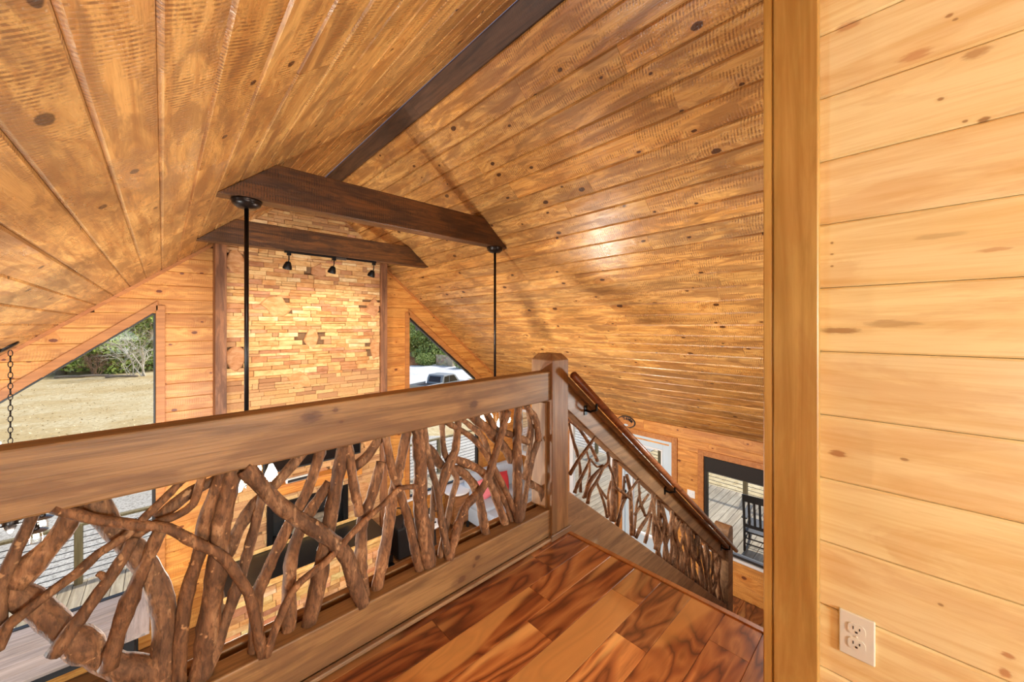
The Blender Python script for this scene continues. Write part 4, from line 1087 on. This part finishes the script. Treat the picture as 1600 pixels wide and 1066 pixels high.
# ================================================================ small fittings
ou = thing('outlet', 'almond duplex power outlet low on the clear pine wall', 'outlet', (NW, .093, -.820))
build('cover_plate', G().box(-.007, 0, -.0355, .0355, -.058, .058), M['almond'], ou, bevel=.003, seg=2)
for z in (.0195, -.0195):
    n = 20; pr = []
    for i in range(n):
        t = 2 * pi * i / n; pr.append((0, max(-.0172, min(.0172, .0195 * cos(t))), max(-.0138, min(.0138, .0172 * sin(t))) + z))
    rc = build('receptacle', G().prism(pr, (-.0088, 0, 0), (-.005, 0, 0)), M['almond'], ou)
    for (y, zz, w, h) in ((.0063, .0035, .0022, .0078), (-.0063, .0035, .0022, .0062), (0, -.0065, .005, .0048)):
        build('slot', G().box(-.0093, -.0085, y - w / 2, y + w / 2, z + zz - h / 2, z + zz + h / 2), M['slot'], rc)
build('screw', G().lathe([(0, 0), (.0028, 0), (.0028, .0012), (0, .0016)], n=10).xf(Matrix.Translation((-.007, 0, 0)) @ Matrix.Rotation(-pi / 2, 4, 'Y')), M['almond'], ou)

sw = thing('light_switch', 'white wall switch on the eave wall between door and picture window', 'switch', (XR, 2.32, -2.62))
build('cover_plate', G().box(-.007, 0, -.058, .058, -.058, .058), M['white'], sw, bevel=.003)
for y in (-.023, .023): build('toggle', G().box(-.016, -.006, y - .005, y + .005, -.004, .012), M['white'], sw, bevel=.001)

# oval sign
sg = thing('oval_sign', 'small oval wooden sign with a dark rim on the eave wall above the door', 'sign', (XR, 3.43, -1.70))
def oval(a, b, x0, x1, n=36): return G().prism([(0, a * cos(2 * pi * i / n), b * sin(2 * pi * i / n)) for i in range(n)], (x0, 0, 0), (x1, 0, 0))
build('rim', oval(.175, .105, -.016, 0), M['blackmat'], sg)
build('face', oval(.155, .088, -.020, -.0155), M['casing'], sg)
SIGN = "    'S & HOUSE"
for i, ch in enumerate(SIGN):
    if ch == ' ': continue
    t = pi - (.30 + 2.54 * i / 13)
    cu = bpy.data.curves.new('letter', 'FONT'); cu.body = ch; cu.size = .062; cu.offset = .003; cu.align_x = 'CENTER'; cu.align_y = 'CENTER'; cu.extrude = .001; cu.resolution_u = 3
    tmp = bpy.data.objects.new('letter_curve', cu); COL.objects.link(tmp); bpy.context.view_layer.update()
    lm = bpy.data.meshes.new_from_object(tmp.evaluated_get(bpy.context.evaluated_depsgraph_get()))
    bpy.data.objects.remove(tmp); bpy.data.curves.remove(cu)
    lm.materials.clear(); lm.materials.append(M['blackmat'])
    lo = bpy.data.objects.new('letter', lm); COL.objects.link(lo); lo.parent = sg
    # faces -X : text x -> -Y, text y -> +Z
    lo.matrix_basis = Matrix.Translation((-.0215, -.118 * cos(t), .056 * sin(t) + .002)) @ frame_mtx((0, 0, 0), (0, -1, 0), (0, 0, 1), (-1, 0, 0)) @ Matrix.Rotation((t - pi / 2) * .75, 4, 'Z')
build('emblem', oval(.04, .018, -.0225, -.0195).xf(Matrix.Translation((0, 0, -.052))), M['bluewhite'], sg)

# ================================================================ furniture below
rng = random.Random(31)
def soft(g, name, mat, parent, bev=.05, seg=3, **k):
    o = build(name, g, mat, parent, bevel=bev, seg=seg, smooth=True, **k); return o
tb = thing('dining_table', 'long grey plank dining table under the chandelier by the gable window', 'table', (-1.15, 5.82, FL))
for i in range(6):
    w = .155
    build('table_plank', board_g(1.78, w, .03, .003, .0008), M['tablewood'], tb, mtx=frame_mtx((-.90, -.465 + i * w, .76), (1, 0, 0), (0, 1, 0), (0, 0, 1)), color=vary(rng, .85, 1.05, .03))
build('end_board', board_g(.93, .17, .03, .003, .0008), M['tablewood'], tb, mtx=frame_mtx((1.05, -.465, .76), (0, 1, 0), (-1, 0, 0), (0, 0, 1)), color=(1.05, 1.05, 1.06))
build('end_board', board_g(.93, .15, .03, .003, .0008), M['tablewood'], tb, mtx=frame_mtx((-.90, -.465, .76), (0, 1, 0), (-1, 0, 0), (0, 0, 1)), color=(.95, .95, .95))
build('apron', G().box(-.95, .95, -.38, .38, .62, .725), M['blackmat'], tb, bevel=.004)
for x in (-.9, .9):
    for y in (-.36, .36): build('leg', G().box(x - .04, x + .04, y - .04, y + .04, 0, .72), M['blackmat'], tb, bevel=.004)
bn = thing('dining_bench', 'dark dining bench pulled up in front of the grey plank table', 'bench', (-.85, 5.12, FL))
build('seat', G().box(-.75, .75, -.16, .16, .41, .45), M['tablewood'], bn, bevel=.006, color=(.7, .7, .7))
build('apron', G().box(-.70, .70, -.12, .12, .33, .41), M['blackmat'], bn, bevel=.004)
for x in (-.62, .62):
    for y in (-.11, .11): build('leg', G().box(x - .03, x + .03, y - .03, y + .03, 0, .40), M['blackmat'], bn, bevel=.004)

sf = thing('sofa', 'grey-blue upholstered corner sofa under the far windows', 'sofa', (4.93, 5.75, FL))
soft(G().box(-.60, .98, -.45, .42, .10, .40), 'base', M['sofa'], sf, .03)
soft(G().box(-.60, .20, -.42, .20, .36, .50), 'seat_cushion', M['sofa'], sf, .05)
soft(G().box(.20, .98, -.42, .20, .36, .50), 'seat_cushion', M['sofa'], sf, .05)
soft(G().box(-.60, .98, .24, .46, .10, .74), 'backrest', M['sofa'], sf, .06)
for x0_, x1_ in ((-.58, .19), (.20, .97)):
    soft(G().hexa([(x0_, .08, .48), (x1_, .08, .48), (x1_, .30, .48), (x0_, .30, .48), (x0_, .16, .98), (x1_, .16, .98), (x1_, .32, .98), (x0_, .32, .98)]), 'back_cushion', M['sofa'], sf, .07)
soft(G().box(-.64, .05, -1.25, -.42, .10, .40), 'chaise_base', M['sofa'], sf, .03)
soft(G().box(-.64, .05, -1.22, -.44, .36, .49), 'chaise_cushion', M['sofa'], sf, .05)
for x in (-.55, .9):
    for y in (-.38, .36): build('foot', G().box(x - .03, x + .03, y - .03, y + .03, 0, .10), M['blackmat'], sf)
def pillow(name, label, loc, rot, mat, s=.42):
    g = G(); n = 9
    for sd in (1, -1):
        k = len(g.v)
        for i in range(n):
            for j in range(n):
                u, v = 2 * i / (n - 1) - 1, 2 * j / (n - 1) - 1
                pu = 1 - .08 * (1 - abs(v)) if abs(u) == 1 else 1; pv = 1 - .08 * (1 - abs(u)) if abs(v) == 1 else 1
                g.v.append((u * s / 2 * pu, sd * .085 * (max(0, 1 - u * u) * max(0, 1 - v * v)) ** .45, v * s / 2 * pv))
        for i in range(n - 1):
            for j in range(n - 1):
                q = (k + i * n + j, k + (i + 1) * n + j, k + (i + 1) * n + j + 1, k + i * n + j + 1); g.f.append(q if sd < 0 else q[::-1])
    o = build(name, g, mat, None, smooth=True, loc=loc); o.rotation_euler = rot
    return tag(o, label, 'cushion')
pillow('throw_pillow', 'bright red square cushion leaning on the sofa back', (5.06, 5.70, FL + .70), (radians(-18), .25, .15), M['red'], .44)
pillow('throw_pillow.001', 'rose pink cushion at the left end of the sofa', (4.70, 5.74, FL + .69), (radians(-16), -.3, -.2), M['rose'], .40)

et = thing('end_table', 'round white-topped end table under the right gable window', 'table', (4.18, 6.02, FL))
build('table_top', G().lathe([(0, .69), (.24, .69), (.25, .70), (.25, .715), (.24, .72), (0, .72)], n=32), M['white'], et, smooth=False)
build('cabinet_body', G().box(-.17, .17, -.17, .17, .12, .69), M['furnwood'], et, bevel=.006)
build('drawer_front', G().box(-.15, .15, -.18, -.17, .45, .65), M['furnwood'], et, bevel=.003, color=(1.1, 1.05, 1))
for x in (-.15, .15):
    for y in (-.15, .15): build('leg', G().box(x - .02, x + .02, y - .02, y + .02, 0, .13), M['blackmat'], et)

fwd_ = thing('firewood_carrier', 'black canvas firewood bin standing right of the hearth', 'bin', (3.0, 5.95, FL))
build('body', G().hexa([(-.16, -.2, .02), (.16, -.2, .02), (.16, .2, .02), (-.16, .2, .02), (-.20, -.24, .56), (.20, -.24, .56), (.20, .24, .56), (-.20, .24, .56)]), M['blackmat'], fwd_, bevel=.03, seg=2)
for y in (-.2, .2): build('handle', G().tube(spline([(-.1, y, .54), (-.08, y, .66), (0, y, .70), (.08, y, .66), (.1, y, .54)], .05), .012, 8), M['blackmat'], fwd_, smooth=True)
ft = thing('fire_tools', 'black fireplace tool stand beside the chimney timber', 'tools', (2.66, 5.78, FL))
build('base', G().lathe([(0, 0), (.11, 0), (.11, .012), (.02, .03), (0, .03)], n=20), M['black'], ft)
build('post', G().tube([(0, 0, .02), (0, 0, .74)], .009, 8), M['black'], ft)
for a in (0, 2.1, 4.2):
    build('tool', G().tube([(.06 * cos(a), .06 * sin(a), .10), (.06 * cos(a), .06 * sin(a), .66), (.04 * cos(a), .04 * sin(a), .70)], .006, 6).box(.06 * cos(a) - .03, .06 * cos(a) + .03, .06 * sin(a) - .008, .06 * sin(a) + .008, .05, .16), M['black'], ft)
mb = thing('side_stool', 'small white-topped stool between the black bin and the gable window', 'stool', (3.42, 5.72, FL))
build('seat', G().lathe([(0, .42), (.17, .42), (.18, .44), (.17, .46), (0, .46)], n=26), M['white'], mb)
for k in range(3):
    a = 2 * pi * k / 3 + .4; build('leg', G().tube([(.15 * cos(a), .15 * sin(a), 0), (.10 * cos(a), .10 * sin(a), .43)], .014, 8), M['blackmat'], mb)
ln = thing('lantern', 'small black and white lantern standing on the white-topped stool', 'lantern', (3.42, 5.72, FL + .46))
build('base', G().box(-.07, .07, -.07, .07, 0, .02), M['blackmat'], ln, bevel=.003)
build('glass_body', G().box(-.055, .055, -.055, .055, .02, .2), M['white'], ln, bevel=.004)
build('roof', G().hexa([(-.075, -.075, .2), (.075, -.075, .2), (.075, .075, .2), (-.075, .075, .2), (-.02, -.02, .26), (.02, -.02, .26), (.02, .02, .26), (-.02, .02, .26)]), M['blackmat'], ln)

# ================================================================ decks, cable rails, rocking chair
DZ = -4.02
dk = tag(build('deck', G().box(-4, 10.2, YG + .16, 8.95, DZ - .25, DZ - .03).box(XR + .16, 10.2, -2, YG + .16, DZ - .25, DZ - .03), M['furnwood']), 'weathered plank deck around the house', None, None, 'structure')
x = -3.0; protos = {}
w = .142
pb = board_g(8.95 - YG - .17, w, .03, .005, .003); first = None
while x < 6.3:
    m = frame_mtx((x, 8.95, DZ), (0, -1, 0), (1, 0, 0), (0, 0, 1)); c = vary(rng, .85, 1.08, .03)
    if first is None: first = build('deck_board', pb, M['deck'], dk, mtx=m, color=c)
    else: link_copy(first, dk, mtx=m, color=c)
    x += w
y = -1.0; first = None; pb = board_g(10.15 - XR - .16, w, .03, .005, .003)
while y < 8.8:
    m = frame_mtx((XR + .17, y, DZ), (1, 0, 0), (0, 1, 0), (0, 0, 1)); c = vary(rng, .62, .82, .03)
    if first is None: first = build('deck_board', pb, M['deck'], dk, mtx=m, color=c)
    else: link_copy(first, dk, mtx=m, color=c)
    y += w
def cable_rail(name, label, p0, p1, posts):
    r = thing(name, label, 'railing', (p0[0], p0[1], DZ)); d = Vector((p1[0] - p0[0], p1[1] - p0[1], 0)); L = d.length; u = d.normalized()
    ang = math.atan2(u.y, u.x); R = Matrix.Rotation(ang, 4, 'Z')
    build('top_rail', G().box(0, L, -.045, .045, .90, .94).xf(R), M['railpost'], r, bevel=.004)
    for i in range(posts + 1):
        s = L * i / posts
        build('post', G().box(s - .045, s + .045, -.045, .045, -.2, .90).xf(R), M['railpost'], r, bevel=.004)
    for k in range(9):
        z = .09 + .088 * k
        build('cable', G().tube([tuple(R @ Vector((0, 0, z))), tuple(R @ Vector((L, 0, z)))], .006, 6), M['cable'], r)
    return r
cable_rail('cable_railing', 'timber and steel cable railing along the gable-side deck', (-3.13, 8.87), (9.9, 8.87), 6)
cable_rail('cable_railing.001', 'timber and steel cable railing along the side deck beyond the rocking chair', (10.0, -1.5), (10.0, 8.8), 5)

rc = thing('rocking_chair', 'black slat-back wooden rocking chair on the side deck', 'chair', (7.75, 1.72, DZ), radians(96))
# local: sitter faces -y, back at +y
def bar(nm, pts, r, n=8): return build(nm, G().tube(pts, r, n), M['blackmat'], rc, smooth=True)
for x in (-.28, .28):
    bar('back_post', spline([(x, .24, .06), (x, .25, .42), (x, .30, .75), (x, .38, 1.10)], .1), .021)
    bar('front_leg', [(x, -.26, .07), (x, -.26, .64)], .021)
    build('rocker', G().tube(spline([(x, -.48, .075), (x, -.25, .035), (x, .05, .02), (x, .35, .05), (x, .62, .13)], .06), .019, 8, ell=1.2), M['blackmat'], rc, smooth=True)
    build('armrest', G().box(x - .045, x + .045, -.34, .28, .64, .665), M['blackmat'], rc, bevel=.008)
build('crest_rail', G().hexa([(-.30, .355, .98), (.30, .355, .98), (.30, .38, .98), (-.30, .38, .98), (-.28, .39, 1.12), (.28, .39, 1.12), (.28, .415, 1.12), (-.28, .415, 1.12)]), M['blackmat'], rc, bevel=.01, seg=2)
build('lower_rail', G().box(-.28, .28, .255, .28, .50, .56), M['blackmat'], rc, bevel=.005)
for i in range(6):
    x = -.2 + .08 * i; build('slat', G().hexa([(x - .018, .262, .55), (x + .018, .262, .55), (x + .018, .276, .55), (x - .018, .276, .55), (x - .018, .36, .99), (x + .018, .36, .99), (x + .018, .374, .99), (x - .018, .374, .99)]), M['blackmat'], rc)
build('seat', G().hexa([(-.30, -.30, .42), (.30, -.30, .42), (.27, .25, .39), (-.27, .25, .39), (-.30, -.30, .45), (.30, -.30, .45), (.27, .25, .42), (-.27, .25, .42)]), M['black'], rc, bevel=.01, seg=2)
for z, y in ((.2, -.26), (.3, -.26), (.2, .245), (.3, .25)): bar('stretcher', [(-.28, y, z), (.28, y, z)], .012)
for x in (-.28, .28): bar('stretcher', [(x, -.26, .24), (x, .245, .24)], .012)

# ================================================================ the land outside
def ss(a, b, x): t = max(0, min(1, (x - a) / (b - a))); return t * t * (3 - 2 * t)
def land(x, y):
    base = -4.55 - 1.45 * ss(4, 15, x)
    return base + .12 * sin(x * .21 + 1) * sin(y * .17) * ss(12, 30, y) + 2.2 * ss(55, 90, y) + 1.0 * ss(60, 85, x + y * .6)
def sheet(name, x0, x1, y0, y1, nx, ny, mat, dz=0., inside=None):
    g = G(); 
    for j in range(ny + 1):
        for i in range(nx + 1):
            x = x0 + (x1 - x0) * i / nx; y = y0 + (y1 - y0) * j / ny; g.v.append((x, y, land(x, y) + dz))
    for j in range(ny):
        for i in range(nx):
            xm = x0 + (x1 - x0) * (i + .5) / nx; ym = y0 + (y1 - y0) * (j + .5) / ny
            if inside is None or inside(xm, ym): a = j * (nx + 1) + i; g.f.append((a, a + 1, a + nx + 2, a + nx + 1))
    return build(name, g, mat, smooth=True)
tag(sheet('ground_field', -90, 130, -30, 120, 88, 60, M['field']), 'broad field of dry winter grass behind the house', None, None, 'structure')
tag(sheet('ground_gravel', -30, 22, 8.4, 15.5, 40, 8, M['gravel'], .03), 'pale gravel yard beside the deck', None, None, 'structure')
def on_drive(x, y):
    s = y - (x * .62 + 22.5); return -4.5 < s < 12.0 and x > 13
tag(sheet('ground_driveway', 13, 90, 20, 90, 110, 100, M['drive'], .06, on_drive), 'pale concrete driveway curving past the parked truck', None, None, 'structure')
# dry grass tufts near the field edge
g = G(); rg = random.Random(4)
for i in range(7000):
    x, y = rg.uniform(-26, 8), 15.6 + 30 * rg.random() ** 1.6
    z = land(x, y); h = rg.uniform(.02, .06); a = rg.uniform(0, pi); w_ = .05; dx, dy = cos(a) * w_, sin(a) * w_; lx, ly = rg.uniform(-.1, .1), rg.uniform(-.1, .1)
    g.add([(x - dx, y - dy, z - .01), (x + dx, y + dy, z - .01), (x + lx, y + ly, z + h)], [(0, 1, 2)])
M['grasstuft'] = leaf_mat('dry_grass_blade', srgb(222, 204, 162), srgb(208, 182, 134), srgb(230, 214, 174))
tag(build('dry_grass', g, M['grasstuft']), 'tufts of dry winter grass over the field beyond the gravel', 'grass', None, 'stuff')

def crown(name, parent, cs, n, size, mat, seed, shape=None):
    """many small leaf faces filling a set of ellipsoids (centre, radii)"""
    r = random.Random(seed); g = G(); tot = sum(c[1][0] * c[1][1] * c[1][2] for c in cs)
    for c, rad in cs:
        for i in range(int(n * rad[0] * rad[1] * rad[2] / tot) + 1):
            v = Vector((r.gauss(0, 1), r.gauss(0, 1), r.gauss(0, 1))).normalized() * (r.random() ** .38)
            p = Vector((c[0] + v.x * rad[0], c[1] + v.y * rad[1], c[2] + v.z * rad[2]))
            a = Vector((r.gauss(0, 1), r.gauss(0, 1), r.gauss(0, 1))).normalized(); b = a.cross(Vector((r.gauss(0, 1), r.gauss(0, 1), r.gauss(0, 1)))).normalized()
            s = size * r.uniform(.6, 1.3)
            g.add([p - a * s, p + b * s * .5, p + a * s, p - b * s * .5], [(0, 1, 2, 3)])
    return build(name, g, mat, parent)
def limb(g, p, d, L, r, depth, rg, spread=.6, kids=3, n=4):
    q = p + d * L; mid = p + d * L * .5 + Vector((rg.gauss(0, 1), rg.gauss(0, 1), rg.gauss(0, 1))) * L * .06
    g.tube([p, mid, q], [r, r * .85, r * .65], n, caps=False)
    if depth <= 0: return
    for i in range(kids):
        dd = (d + Vector((rg.gauss(0, spread), rg.gauss(0, spread), rg.gauss(0, spread * .7) + .1))).normalized()
        limb(g, p + d * L * rg.uniform(.5, 1.), dd, L * rg.uniform(.55, .8), r * .6, depth - 1, rg, spread, kids, max(3, n - 1))
def tree(name, label, x, y, h, w, mat, seed, conifer=False, n=4200, size=.16, group=None, cat='tree', low=.15):
    z = land(x, y); t = thing(name, label, cat, (x, y, z), 0, group); r = random.Random(seed)
    build('trunk', G().tube([(0, 0, -.3), (.05, .03, h * .4), (.0, .05, h * .85)], [w * .07, w * .055, w * .02], 8), M['trunk'], t, smooth=True)
    cs = []
    if conifer:
        for i in range(9):
            f = i / 8; rad = w * .5 * (1 - f) ** .8 + .15; cs.append(((r.uniform(-.15, .15) * w, r.uniform(-.15, .15) * w, h * (low + (1 - low) * f)), (rad, rad, h * .10)))
    else:
        for i in range(9):
            f = r.uniform(low, .9); rr_ = w * .32 * (1 - abs(f - .5) * .6)
            cs.append(((r.uniform(-.35, .35) * w, r.uniform(-.35, .35) * w, h * f), (rr_, rr_, h * .14)))
    crown('crown', t, cs, n, size, mat, seed); return t
def bare(name, label, x, y, h, seed, mat, stems=3, spread=.55, kids=3, depth=4, cat='tree', r0=.05, group=None):
    z = land(x, y); t = thing(name, label, cat, (x, y, z), 0, group); rg = random.Random(seed); g = G()
    for i in range(stems):
        d = Vector((rg.gauss(0, .28), rg.gauss(0, .28), 1)).normalized()
        limb(g, Vector((rg.uniform(-.2, .2), rg.uniform(-.2, .2), -.1)), d, h * .36, r0, depth, rg, spread, kids)
    build('branches', g, mat, t); return t
def at(u, v, s):     # a point s metres ahead of the camera on the ray through a place in the view
    k = 581.; return ((sin(A) + cos(A) * (u - 800) / k) * s, (cos(A) - sin(A) * (u - 800) / k) * s)
TL = [ # u, depth, height, width, kind
 (40, 36, 6.5, 6, 'green'), (95, 35, 5.8, 5.5, 'green'), (135, 38, 6.5, 6, 'pale'), (172, 36.5, 6.4, 5, 'green'), (205, 38, 7.2, 6, 'ever'), (232, 41, 8.5, 6, 'pale'), (262, 40, 8, 6, 'green'), (190, 45, 12, 8, 'green'), (120, 46, 11, 8, 'green'), (60, 47, 12, 9, 'pale'), (235, 48, 14, 9, 'green'), (280, 47, 13, 9, 'pale')]
LB = ['yellow-green bushy tree at the far left of the field edge', 'yellow-green tree second from the left along the field edge', 'pale grey-green tree behind the brown shrub', 'bright green tree right behind the brown shrub', 'dark evergreen beside the bleached bare tree',
      'pale tree behind the bleached bare tree', 'green tree farthest right along the field edge', 'tall green tree in the second row above the brown shrub', 'tall green tree in the second row left of the shrub', 'tall pale tree in the second row at the far left', 'tallest green tree in the second row behind the bleached bare tree', 'tall pale tree in the second row at the far right']
for i, ((u, s, h, w_, k), lb) in enumerate(zip(TL, LB)):
    x, y = at(u, 0, s); tree('field_tree', lb, x, y, h, w_, M[k], 40 + i, conifer=(k == 'ever'), n=3600, size=.20, low=.06, group='trees along the field edge')
x, y = at(150, 0, 34.2); bare('brown_shrub', 'leafless brown shrub at the edge of the dry field', x, y, 3.2, 9, M['twig'], 14, .5, 3, 3, 'shrub', .035)
x, y = at(226, 0, 33.5); bare('bleached_tree', 'bleached leafless tree leaning over the field edge', x, y, 6.6, 12, M['paletwig'], 4, .6, 3, 4, 'tree', .06)
x, y = at(205, 0, 33.2); bare('bleached_tree.001', 'smaller bleached leafless tree left of the larger bare one', x, y, 4.0, 15, M['paletwig'], 4, .6, 3, 4, 'tree', .035)
for i, (u0, u1, s, rad, lb) in enumerate(((85, 130, 32.6, .09, 'long grey fallen log at the left of the field edge'), (120, 178, 32.9, .10, 'pale fallen log below the brown shrub'), (165, 215, 32.4, .09, 'fallen log below the bleached bare tree'))):
    (x0_, y0_), (x1_, y1_) = at(u0, 0, s), at(u1, 0, s + .5); p = Vector((x0_, y0_, land(x0_, y0_) + rad)); q = Vector((x1_, y1_, land(x1_, y1_) + rad))
    o = build('fallen_log', G().tube(spline([p, p * .6 + q * .4 + Vector((0, .1, .05)), q], .6), [rad] * len(spline([p, p * .6 + q * .4 + Vector((0, .1, .05)), q], .6)), 8), M['trunk'], smooth=True, origin=p)
    tag(o, lb, 'log', 'fallen logs at the field edge')
# right-hand view: evergreens, bush, stone gate wall, saplings
TR = [(672, 60, 9.5, 7, 'ever', True, 'large evergreen beyond the driveway'), (652, 66, 11, 8, 'ever', False, 'broad dark tree left of the large evergreen'), (700, 68, 9, 7, 'pale', False, 'pale grey-green tree right of the large evergreen'),
      (728, 70, 8, 7, 'pale', False, 'pale tree right of the stone gate pillar'), (640, 72, 13, 9, 'green', False, 'tall green tree behind the evergreens'), (690, 74, 13, 9, 'ever', False, 'tall dark tree behind the large evergreen'), (755, 72, 8, 8, 'pale', False, 'pale tree at the far right beyond the driveway')]
for i, (u, s, h, w_, k, con, lb) in enumerate(TR):
    x, y = at(u, 0, s); tree('roadside_tree', lb, x, y, h, w_, M[k], 70 + i, con, 5200, .26, 'trees beyond the driveway', low=.05)
for (u, s, h, w_, lb, sd) in ((664, 56, 1.9, 3.0, 'round green bush below the large evergreen', 91), (722, 52, 1.9, 2.6, 'small green bush right of the stone gate pillar', 92)):
    x, y = at(u, 0, s); t = thing('round_bush', lb, 'bush', (x, y, land(x, y)))
    build('stem', G().tube([(0, 0, -.1), (0, 0, h * .5)], .05, 6), M['trunk'], t)
    crown('foliage', t, [((0, 0, h * .5), (w_ * .5, w_ * .5, h * .5)), ((.4, -.3, h * .4), (w_ * .35, w_ * .35, h * .4))], 1600, .14, M['ever'], sd)
x, y = at(645, 0, 60); o = build('clay_bank', G().lathe([(0, -.4), (4.5, -.4), (3.6, .5), (2, 1.0), (0, 1.1)], n=16), M['clay'], smooth=True, loc=(x, y, land(x, y))); tag(o, 'low bank of reddish clay left of the bush', 'bank')
(xa_, ya_), (xb_, yb_) = at(681, 0, 56), at(700, 0, 54.5)
gw = thing('gate_wall', 'pale field-stone wall with a capped pillar beside the driveway', 'wall', (xa_, ya_, land(xa_, ya_)), math.atan2(yb_ - ya_, xb_ - xa_))
Lw = math.hypot(xb_ - xa_, yb_ - ya_)
rng = random.Random(77)
build('wall_core', G().box(0, Lw, .05, .5, -.3, 1.35), M['mortar'], gw)
z = -.2
while z < 1.4:
    h = rng.uniform(.18, .3); x = 0
    while x < Lw:
        w_ = rng.uniform(.25, .55); xe = min(Lw, x + w_)
        if xe - x > .05: build('stone', rock(x, xe, z, z + h, .06, rng.uniform(.02, .06), .03), M['stone'], gw, color=tuple(q * rng.uniform(.9, 1.15) for q in rng.choice([srgb(200, 186, 162), srgb(186, 170, 146), srgb(212, 198, 172)])))
        x = xe
    z += h
build('pillar', G().box(Lw, Lw + 1.0, -.1, .9, -.3, 1.9), M['stone'], gw, bevel=.03, color=srgb(206, 192, 166))
build('pillar_cap', G().box(Lw - .1, Lw + 1.1, -.2, 1.0, 1.9, 2.08), M['stone'], gw, bevel=.03, color=srgb(226, 214, 192))
for i, (u, s, h, lb) in enumerate(((685, 24, 2.6, 'bare sapling in front of the parked truck'), (712, 26, 3.0, 'bare sapling right of the parked truck'), (738, 25, 2.4, 'bare sapling at the right edge of the truck window'))):
    x, y = at(u, 0, s); bare('bare_sapling', lb, x, y, h, 120 + i, M['twig'], 4, .45, 2, 3, 'tree', .014, 'bare saplings by the driveway')

# pickup truck: local x forward, y left
tx, ty = at(687, 0, 31)
pk = thing('pickup_truck', 'grey crew-cab pickup truck parked on the driveway', 'truck', (tx, ty, land(tx, ty) + .05), radians(18))
def shell(prof, y0, y1):    # side outline extruded across
    return G().prism([(x, 0, z) for x, z in prof][::-1], (0, y0, 0), (0, y1, 0))
build('body', shell([(-2.75, .55), (-2.75, 1.12), (2.0, 1.15), (2.75, 1.05), (2.85, .9), (2.85, .5), (2.25, .45), (2.1, .8), (1.5, .8), (1.35, .45), (-1.15, .45), (-1.3, .8), (-1.95, .8), (-2.1, .5)], -.95, .95), M['carpaint'], pk, bevel=.04, seg=2)
build('bed_floor', G().box(-2.68, -.75, -.86, .86, 1.0, 1.14), M['blackmat'], pk)
for y in (-.95, .87): build('bed_side', G().box(-2.75, -.72, y, y + .08, 1.1, 1.32), M['carpaint'], pk, bevel=.02)
build('tailgate', G().box(-2.80, -2.72, -.95, .95, .75, 1.32), M['carpaint'], pk, bevel=.02)
cabp = shell([(-.72, 1.1), (-.62, 1.55), (-.42, 1.86), (.75, 1.88), (1.05, 1.78), (1.75, 1.15)], -.82, .82)
cab = build('cab', cabp, M['carpaint'], pk, bevel=.05, seg=2)
for y, d in ((-.83, -1), (.83, 1)):
    build('side_window', G().prism([(-.45, 0, 1.24), (-.36, 0, 1.72), (.2, 0, 1.76), (.2, 0, 1.24)], (0, y - .012, 0), (0, y + .012, 0)), M['screen'], cab)
    build('side_window', G().prism([(.28, 0, 1.24), (.28, 0, 1.76), (.85, 0, 1.74), (1.35, 0, 1.24)], (0, y - .012, 0), (0, y + .012, 0)), M['screen'], cab)
build('rear_window', G().hexa([(-.70, -.62, 1.3), (-.68, -.62, 1.3), (-.68, .62, 1.3), (-.70, .62, 1.3), (-.55, -.58, 1.74), (-.53, -.58, 1.74), (-.53, .58, 1.74), (-.55, .58, 1.74)]), M['screen'], cab)
build('windshield', G().hexa([(1.70, -.7, 1.2), (1.76, -.7, 1.2), (1.76, .7, 1.2), (1.70, .7, 1.2), (1.06, -.66, 1.74), (1.13, -.66, 1.74), (1.13, .66, 1.74), (1.06, .66, 1.74)]), M['screen'], cab)
for x in (-1.62, 1.8):
    for y in (-.84, .84):
        wh = build('wheel', G().lathe([(0, -.13), (.3, -.13), (.38, -.10), (.39, 0), (.38, .10), (.3, .13), (0, .13)], n=22).xf(Matrix.Translation((x, y, .38)) @ Matrix.Rotation(pi / 2, 4, 'X')), M['tyre'], pk, smooth=True)
        build('rim', G().lathe([(0, -.14), (.2, -.14), (.22, -.12), (.22, .12), (.2, .14), (0, .14)], n=16).xf(Matrix.Translation((x, y, .38)) @ Matrix.Rotation(pi / 2, 4, 'X')), M['chrome'], wh)
for y in (-.88, .80): build('tail_lamp', G().box(-2.81, -2.75, y, y + .09, .95, 1.28), M['tail'], pk, bevel=.01)
build('rear_bumper', G().box(-2.92, -2.75, -.92, .92, .5, .68), M['chrome'], pk, bevel=.03)
